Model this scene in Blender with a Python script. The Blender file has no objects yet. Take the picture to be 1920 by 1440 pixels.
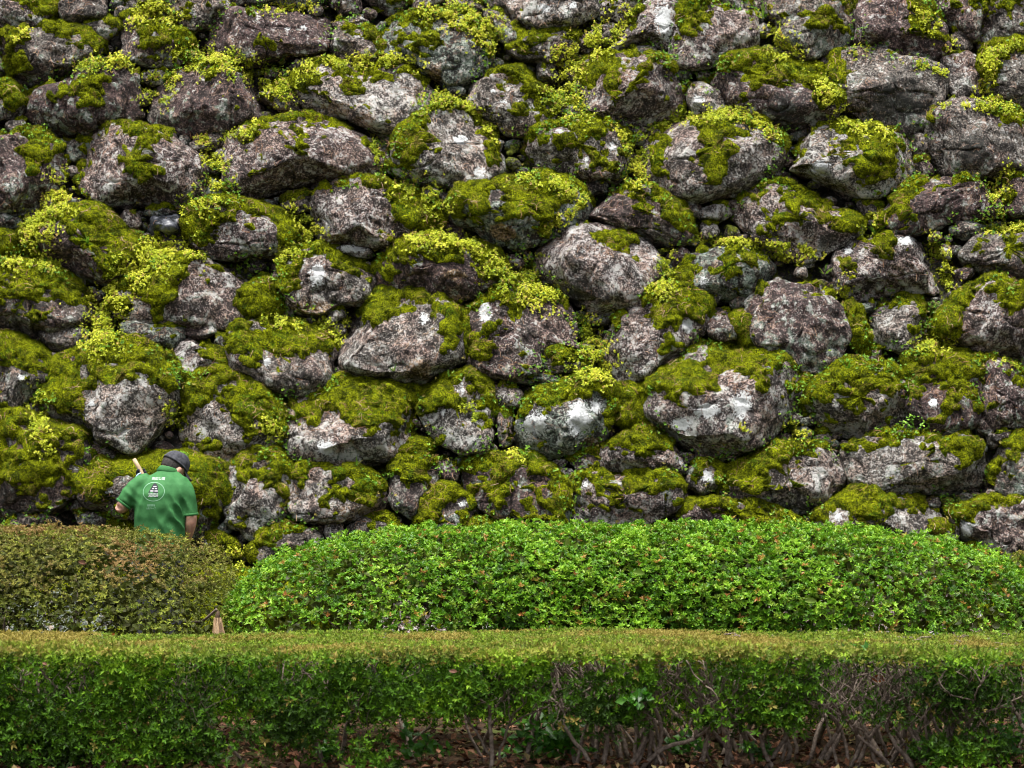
import bpy, math, random
import numpy as np
from mathutils import Vector
from mathutils.bvhtree import BVHTree

RNG = np.random.default_rng(7)
random.seed(7)
scene = bpy.context.scene
COL = scene.collection

# ------------------------------------------------------------------ camera
F = 5120.0                      # focal length in photo pixels (1920 wide)
CAMZ = 2.1
cam_data = bpy.data.cameras.new("camera")
cam_data.sensor_width = 36.0
cam_data.lens = F / 1920.0 * 36.0
cam_data.clip_end = 300.0
cam_data.dof.use_dof = True
cam_data.dof.focus_distance = 20.6
cam_data.dof.aperture_fstop = 4.0
cam = bpy.data.objects.new("camera", cam_data)
cam.location = (0, 0, CAMZ)
cam.rotation_euler = (math.radians(90), 0, 0)
COL.objects.link(cam)
scene.camera = cam

# ------------------------------------------------------------------ light: bright overcast
SUN_EL, SUN_AZ = 79.0, 205.0
world = bpy.data.worlds.new("World")
scene.world = world
world.use_nodes = True
wn = world.node_tree
bg = wn.nodes["Background"]
sky = wn.nodes.new("ShaderNodeTexSky")
sky.sky_type = 'NISHITA'
sky.sun_disc = False
sky.sun_elevation = math.radians(SUN_EL)
sky.sun_rotation = math.radians(SUN_AZ)
sky.air_density = 1.0
sky.dust_density = 6.0
sky.ozone_density = 0.3
hsv = wn.nodes.new("ShaderNodeHueSaturation")
hsv.inputs['Saturation'].default_value = 0.35
wn.links.new(sky.outputs[0], hsv.inputs['Color'])
wn.links.new(hsv.outputs[0], bg.inputs[0])
bg.inputs[1].default_value = 0.06
sun_data = bpy.data.lights.new("sun", 'SUN')
sun_data.energy = 1.5
sun_data.angle = math.radians(26)
sun_data.color = (1.0, 0.97, 0.92)
sun = bpy.data.objects.new("sun", sun_data)
az = math.radians(SUN_AZ)
el = math.radians(SUN_EL)
sdir = Vector((math.sin(az) * math.cos(el), math.cos(az) * math.cos(el), math.sin(el)))
sun.rotation_euler = sdir.to_track_quat('Z', 'Y').to_euler()
sun.location = (0, 0, 30)
COL.objects.link(sun)
vs = scene.view_settings
vs.view_transform = 'Standard'
vs.look = 'None'
vs.gamma = 1.0
vs.exposure = 2.1
vs.use_curve_mapping = False
scene.cycles.filter_width = 1.0

# ------------------------------------------------------------------ helpers
def link(name, me, mat=None, parent=None, label=None, cat=None, group=None, kind=None, loc=None):
    o = bpy.data.objects.new(name, me)
    COL.objects.link(o)
    if parent is not None:
        o.parent = parent
        if parent.location.length and loc is None:
            o.location = -parent.location
    if loc is not None:
        o.location = loc
    if mat is not None and me is not None and not me.materials:
        me.materials.append(mat)
    if label: o['label'] = label
    if cat: o['category'] = cat
    if group: o['group'] = group
    if kind: o['kind'] = kind
    return o

def tri_mesh(name, V, Fc, smooth=True, attrs=None):
    """mesh from numpy arrays; Fc is (n,3) or (n,4)"""
    me = bpy.data.meshes.new(name)
    V = np.asarray(V, dtype=np.float32); Fc = np.asarray(Fc, dtype=np.int32)
    k = Fc.shape[1]
    me.vertices.add(len(V)); me.vertices.foreach_set('co', V.ravel())
    me.loops.add(Fc.size); me.loops.foreach_set('vertex_index', Fc.ravel())
    me.polygons.add(len(Fc))
    me.polygons.foreach_set('loop_start', np.arange(0, Fc.size, k, dtype=np.int32))
    me.polygons.foreach_set('loop_total', np.full(len(Fc), k, dtype=np.int32))
    me.update(calc_edges=True)
    if smooth:
        me.polygons.foreach_set('use_smooth', np.ones(len(Fc), dtype=bool))
    for nm, arr in (attrs or {}).items():
        a = me.color_attributes.new(nm, 'FLOAT_COLOR', 'POINT')
        arr = np.asarray(arr, dtype=np.float32)
        if arr.shape[1] == 3:
            arr = np.concatenate([arr, np.ones((len(arr), 1), np.float32)], 1)
        a.data.foreach_set('color', arr.ravel())
    return me

def _hash(ix, iy, iz, seed):
    h = (ix * 374761393 + iy * 668265263 + iz * 2147483647 + seed * 1274126177) & 0xFFFFFFFF
    h = ((h ^ (h >> 13)) * 1274126177) & 0xFFFFFFFF
    h = (h ^ (h >> 16)) & 0xFFFFFFFF
    h = (h * 2246822519) & 0xFFFFFFFF
    h = (h ^ (h >> 15)) & 0xFFFFFFFF
    return h.astype(np.float64) / 0xFFFFFFFF * 2 - 1

def vnoise(p, seed=0):
    p = np.asarray(p, dtype=np.float64)
    i = np.floor(p).astype(np.int64); f = p - i
    f = f * f * f * (f * (f * 6 - 15) + 10)
    r = 0
    for dx in (0, 1):
        wx = f[:, 0] if dx else 1 - f[:, 0]
        for dy in (0, 1):
            wy = f[:, 1] if dy else 1 - f[:, 1]
            for dz in (0, 1):
                wz = f[:, 2] if dz else 1 - f[:, 2]
                r = r + wx * wy * wz * _hash(i[:, 0] + dx, i[:, 1] + dy, i[:, 2] + dz, seed)
    return r

def fbm(p, seed=0, octaves=3, gain=0.5):
    s, a, t = 0, 1.0, 0
    for o in range(octaves):
        s = s + a * vnoise(p * (2.03 ** o) + 17.3 * o, seed + o); t += a; a *= gain
    return s / t

def unit(a):
    return a / np.maximum(np.linalg.norm(a, axis=-1, keepdims=True), 1e-9)

def smoothstep(a, b, x):
    t = np.clip((x - a) / (b - a), 0, 1)
    return t * t * (3 - 2 * t)

# wall plane: the wall leans back
S = 0.45
BASE_Y = 20.75
EV = np.array([0, S, 1.0]); EV /= np.linalg.norm(EV)
NW = np.array([0, -1.0, S]); NW /= np.linalg.norm(NW)
def px_uv(px, py):
    """photo pixel -> coordinates on the leaning wall plane"""
    k = (720 - py) / F
    y = (BASE_Y + S * CAMZ) / (1 - S * k)
    z = CAMZ + k * y
    x = (px - 960) / F * y
    return np.array([x, z / EV[2]])
def uv_world(uv):
    uv = np.atleast_2d(uv)
    return np.stack([uv[:, 0], BASE_Y + uv[:, 1] * EV[1], uv[:, 1] * EV[2]], 1)
def at(px, py, d):
    """point at distance d seen at a photo pixel"""
    return np.array([(px - 960) / F * d, d, CAMZ + (720 - py) / F * d])

# ------------------------------------------------------------------ materials
class NT:
    def __init__(self, name):
        self.m = bpy.data.materials.new(name); self.m.use_nodes = True
        self.t = self.m.node_tree; self.n = self.t.nodes; self.l = self.t.links
        self.b = self.n["Principled BSDF"]
    def new(self, t, **kw):
        x = self.n.new(t)
        for k, v in kw.items():
            if k in x.inputs.keys(): x.inputs[k].default_value = v
            else: setattr(x, k, v)
        return x
    def noise(self, scale, detail=4, rough=0.6, vec=None, dist=0.0):
        x = self.new("ShaderNodeTexNoise"); x.inputs['Scale'].default_value = scale
        x.inputs['Detail'].default_value = detail; x.inputs['Roughness'].default_value = rough
        x.inputs['Distortion'].default_value = dist
        if vec is not None: self.l.new(vec, x.inputs['Vector'])
        return x.outputs['Fac']
    def ramp(self, fac, a, b, ca=(0, 0, 0, 1), cb=(1, 1, 1, 1)):
        x = self.new("ShaderNodeMapRange"); x.interpolation_type = 'SMOOTHSTEP'
        x.inputs['From Min'].default_value = a; x.inputs['From Max'].default_value = b
        self.l.new(fac, x.inputs['Value'])
        return x.outputs['Result']
    def math(self, op, a, b=None, c=None):
        x = self.new("ShaderNodeMath"); x.operation = op
        for i, v in enumerate((a, b, c)):
            if v is None: continue
            if isinstance(v, (int, float)): x.inputs[i].default_value = v
            else: self.l.new(v, x.inputs[i])
        return x.outputs[0]
    def mix(self, fac, a, b, blend='MIX'):
        x = self.new("ShaderNodeMix"); x.data_type = 'RGBA'; x.blend_type = blend
        for sock, v in ((x.inputs[0], fac), (x.inputs[6], a), (x.inputs[7], b)):
            if isinstance(v, (int, float)): sock.default_value = v
            elif isinstance(v, tuple): sock.default_value = (v[0], v[1], v[2], 1)
            else: self.l.new(v, sock)
        return x.outputs[2]
    def attr(self, name):
        x = self.new("ShaderNodeAttribute"); x.attribute_name = name
        s = self.new("ShaderNodeSeparateColor"); self.l.new(x.outputs['Color'], s.inputs[0])
        return s.outputs[0], s.outputs[1], s.outputs[2], x.outputs['Color']
    def bump(self, h, strength, dist, prev=None):
        x = self.new("ShaderNodeBump"); x.inputs['Strength'].default_value = strength
        x.inputs['Distance'].default_value = dist; self.l.new(h, x.inputs['Height'])
        if prev is not None: self.l.new(prev, x.inputs['Normal'])
        return x.outputs[0]
    def out(self, col, rough=0.9, normal=None, spec=0.2):
        if isinstance(col, tuple): self.b.inputs['Base Color'].default_value = (*col, 1)
        else: self.l.new(col, self.b.inputs['Base Color'])
        if isinstance(rough, (int, float)): self.b.inputs['Roughness'].default_value = rough
        else: self.l.new(rough, self.b.inputs['Roughness'])
        self.b.inputs['Specular IOR Level'].default_value = spec
        if normal is not None: self.l.new(normal, self.b.inputs['Normal'])
        return self.m

def rock_material():
    k = NT("weathered_rock")
    pos = k.new("ShaderNodeNewGeometry").outputs['Position']
    purp, green, speck, _ = k.attr("tone")
    white, tan, dark, _ = k.attr("mark")
    film, _a, _b, _c = k.attr("film")
    n3 = k.noise(3.5, 5, 0.65, pos); n9 = k.noise(9, 5, 0.65, pos, 0.6)
    n30 = k.noise(30, 5, 0.7, pos); n90 = k.noise(85, 3, 0.75, pos)
    n15 = k.noise(17, 6, 0.75, pos, 1.0)
    n50 = k.noise(48, 4, 0.75, pos, .5)
    C = lambda n: k.math('SUBTRACT', n, .5)
    grain = k.math('ADD', k.math('MULTIPLY', n15, .45), k.math('MULTIPLY', n50, .55))
    grey = k.mix(k.ramp(grain, .34, .66), (0.038, 0.033, 0.028), (0.26, 0.230, 0.20))
    pur = k.mix(k.ramp(grain, .36, .66), (0.030, 0.017, 0.017), (0.165, 0.105, 0.10))
    c = k.mix(k.ramp(k.math('ADD', purp, k.math('MULTIPLY', C(n3), 2.2)), .3, .7), grey, pur)
    gr = k.mix(k.ramp(grain, .38, .64), (0.06, 0.085, 0.068), (0.30, 0.36, 0.30))
    c = k.mix(k.ramp(k.math('ADD', green, k.math('MULTIPLY', C(n9), 2.8)), .48, .72), c, gr)
    tn = k.mix(k.ramp(n15, .3, .7), (0.12, 0.07, 0.03), (0.45, 0.30, 0.17))
    c = k.mix(k.ramp(k.math('ADD', tan, k.math('MULTIPLY', C(n15), 1.2)), .45, .65), c, tn)
    # warm pink weathering blotches
    c = k.mix(k.math('MULTIPLY', k.ramp(k.noise(13, 5, .7, pos, .8), .54, .64), .6), c, (0.44, 0.29, 0.22))
    # crustose lichen: pale blots of several sizes
    dv = k.new("ShaderNodeVectorMath"); dv.operation = 'MULTIPLY_ADD'
    nz = k.new("ShaderNodeTexNoise"); nz.inputs['Scale'].default_value = 45
    k.l.new(pos, nz.inputs['Vector']); k.l.new(nz.outputs['Color'], dv.inputs[0])
    dv.inputs[1].default_value = (0.05, 0.05, 0.05); k.l.new(pos, dv.inputs[2])
    def blots(scale, size, noise_n, amp):
        vo = k.new("ShaderNodeTexVoronoi"); vo.inputs['Scale'].default_value = scale
        k.l.new(dv.outputs[0], vo.inputs['Vector'])
        th = k.math('ADD', k.math('MULTIPLY', speck, size), k.math('MULTIPLY', C(noise_n), amp))
        return k.ramp(k.math('SUBTRACT', th, vo.outputs['Distance']), -.02, .05)
    sp1 = blots(30, .42, n9, 2.6)
    sp3 = blots(60, .50, n3, 1.6)
    sp2 = k.ramp(k.math('ADD', n90, k.math('ADD', k.math('MULTIPLY', C(n15), 0.9), k.math('MULTIPLY', C(speck), .30))), .575, .63)
    lic = k.mix(k.ramp(n3, .42, .58), (0.60, 0.58, 0.55), (0.60, 0.46, 0.39))
    c = k.mix(k.math('MULTIPLY', sp2, .62), c, lic)
    c = k.mix(k.math('MULTIPLY', sp3, .45), c, lic)
    c = k.mix(k.math('MULTIPLY', sp1, .68), c, k.mix(n30, (0.45, 0.44, 0.42), (0.75, 0.74, 0.72)))
    # black algae pits
    pit = k.ramp(k.math('ADD', k.math('ADD', n50, k.math('MULTIPLY', C(n90), .5)), k.math('MULTIPLY', C(n9), 0.9)), .52, .43)
    c = k.mix(k.math('MULTIPLY', pit, .88), c, (0.018, 0.015, 0.014))
    dk = k.ramp(k.math('ADD', dark, k.math('MULTIPLY', C(n15), 2.2)), .45, .75)
    c = k.mix(k.math('MULTIPLY', dk, .85), c, (0.024, 0.026, 0.022))
    # large white lichen crusts
    wm = k.ramp(k.math('ADD', white, k.math('ADD', k.math('MULTIPLY', C(n30), 2.0), k.math('MULTIPLY', C(n90), 1.3))), .56, .66)
    wc = k.mix(k.ramp(n90, .32, .5), (0.33, 0.35, 0.35), (0.68, 0.70, 0.70))
    c = k.mix(wm, c, wc)
    # thin young moss, ragged round the cushions and in patches of its own
    fm = k.math('ADD', film, k.math('ADD', k.math('MULTIPLY', C(n30), 1.3), k.math('MULTIPLY', C(n90), 1.0)))
    fm = k.ramp(k.math('ADD', fm, k.math('MULTIPLY', C(n9), .9)), .02, .12)
    fm = k.math('MULTIPLY', fm, k.math('SUBTRACT', 1.0, wm))
    mc = k.mix(k.ramp(n50, .35, .65), (0.03, 0.043, 0.003), (0.23, 0.27, 0.008))
    c = k.mix(k.math('MULTIPLY', fm, .93), c, mc)
    h1 = k.bump(n15, 1.0, .04); h2 = k.bump(n30, 1.0, .02, h1); h3 = k.bump(n90, .8, .007, h2)
    h4 = k.bump(k.math('ADD', wm, k.math('ADD', sp1, fm)), .6, .005, h3)
    return k.out(c, .84, h4, .28)

def moss_material():
    k = NT("moss")
    pos = k.new("ShaderNodeNewGeometry").outputs['Position']
    r, g, b, _ = k.attr("tint")
    n4 = k.noise(4.0, 5, .65, pos); n10 = k.noise(11, 4, .7, pos, .4); n30 = k.noise(34, 4, .75, pos); n120 = k.noise(130, 3, .7, pos)
    C = lambda n: k.math('SUBTRACT', n, .5)
    m = k.math('ADD', n10, k.math('MULTIPLY', C(n30), .8))
    c = k.mix(k.ramp(m, .32, .62), (0.035, 0.050, 0.002), (0.34, 0.39, 0.005))
    c = k.mix(k.ramp(k.math('ADD', n4, k.math('MULTIPLY', C(n30), .9)), .44, .28), c, (0.11, 0.20, 0.006))
    brn = k.ramp(k.math('ADD', k.noise(6.5, 5, .7, pos, .8), k.math('MULTIPLY', C(n30), .8)), .58, .70)
    c = k.mix(k.math('MULTIPLY', brn, .6), c, (0.27, 0.155, 0.065))
    c = k.mix(k.ramp(n120, .58, .40), c, (0.02, 0.026, 0.002))
    c = k.mix(k.math('MULTIPLY', r, .5), c, k.mix(g, (0.09, 0.125, 0.003), (0.50, 0.55, 0.012)))
    h = k.bump(n120, 1.0, .012); h = k.bump(n30, 1.0, .03, h)
    return k.out(c, .95, h, .08)

def leaf_material(name, dark, mid, light, brown, rough=.5, spec=.4, trans=.25):
    """leaf colour is read from the per-leaf attribute tint: r lightness, g browning"""
    k = NT(name)
    r, g, b, _ = k.attr("tint")
    c = k.mix(k.ramp(r, 0.0, .5), dark, mid)
    c = k.mix(k.ramp(r, .5, 1.0), c, light)
    c = k.mix(g, c, brown)
    k.out(c, rough, None, spec)
    if trans:
        tr = k.new("ShaderNodeBsdfTranslucent"); k.l.new(c, tr.inputs[0])
        mx = k.new("ShaderNodeMixShader"); mx.inputs[0].default_value = trans
        k.l.new(k.b.outputs[0], mx.inputs[1]); k.l.new(tr.outputs[0], mx.inputs[2])
        k.l.new(mx.outputs[0], k.n["Material Output"].inputs[0])
    return k.m

def plain_material(name, a, b, scale=20, rough=.8, bumpd=.004, spec=.3):
    k = NT(name)
    pos = k.new("ShaderNodeNewGeometry").outputs['Position']
    n = k.noise(scale, 5, .65, pos)
    return k.out(k.mix(k.ramp(n, .3, .7), a, b), rough, k.bump(n, .6, bumpd), spec)

M_ROCK = rock_material()
M_MOSS = moss_material()
M_SEDUM = leaf_material("stonecrop_leaf", (0.17, 0.25, 0.010), (0.48, 0.54, 0.028), (0.74, 0.72, 0.08), (0.45, 0.24, 0.10), .5, .3, .2)
M_SOIL = plain_material("dark_soil", (0.010, 0.008, 0.006), (0.035, 0.028, 0.02), 12, .95, .02, .1)

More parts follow.
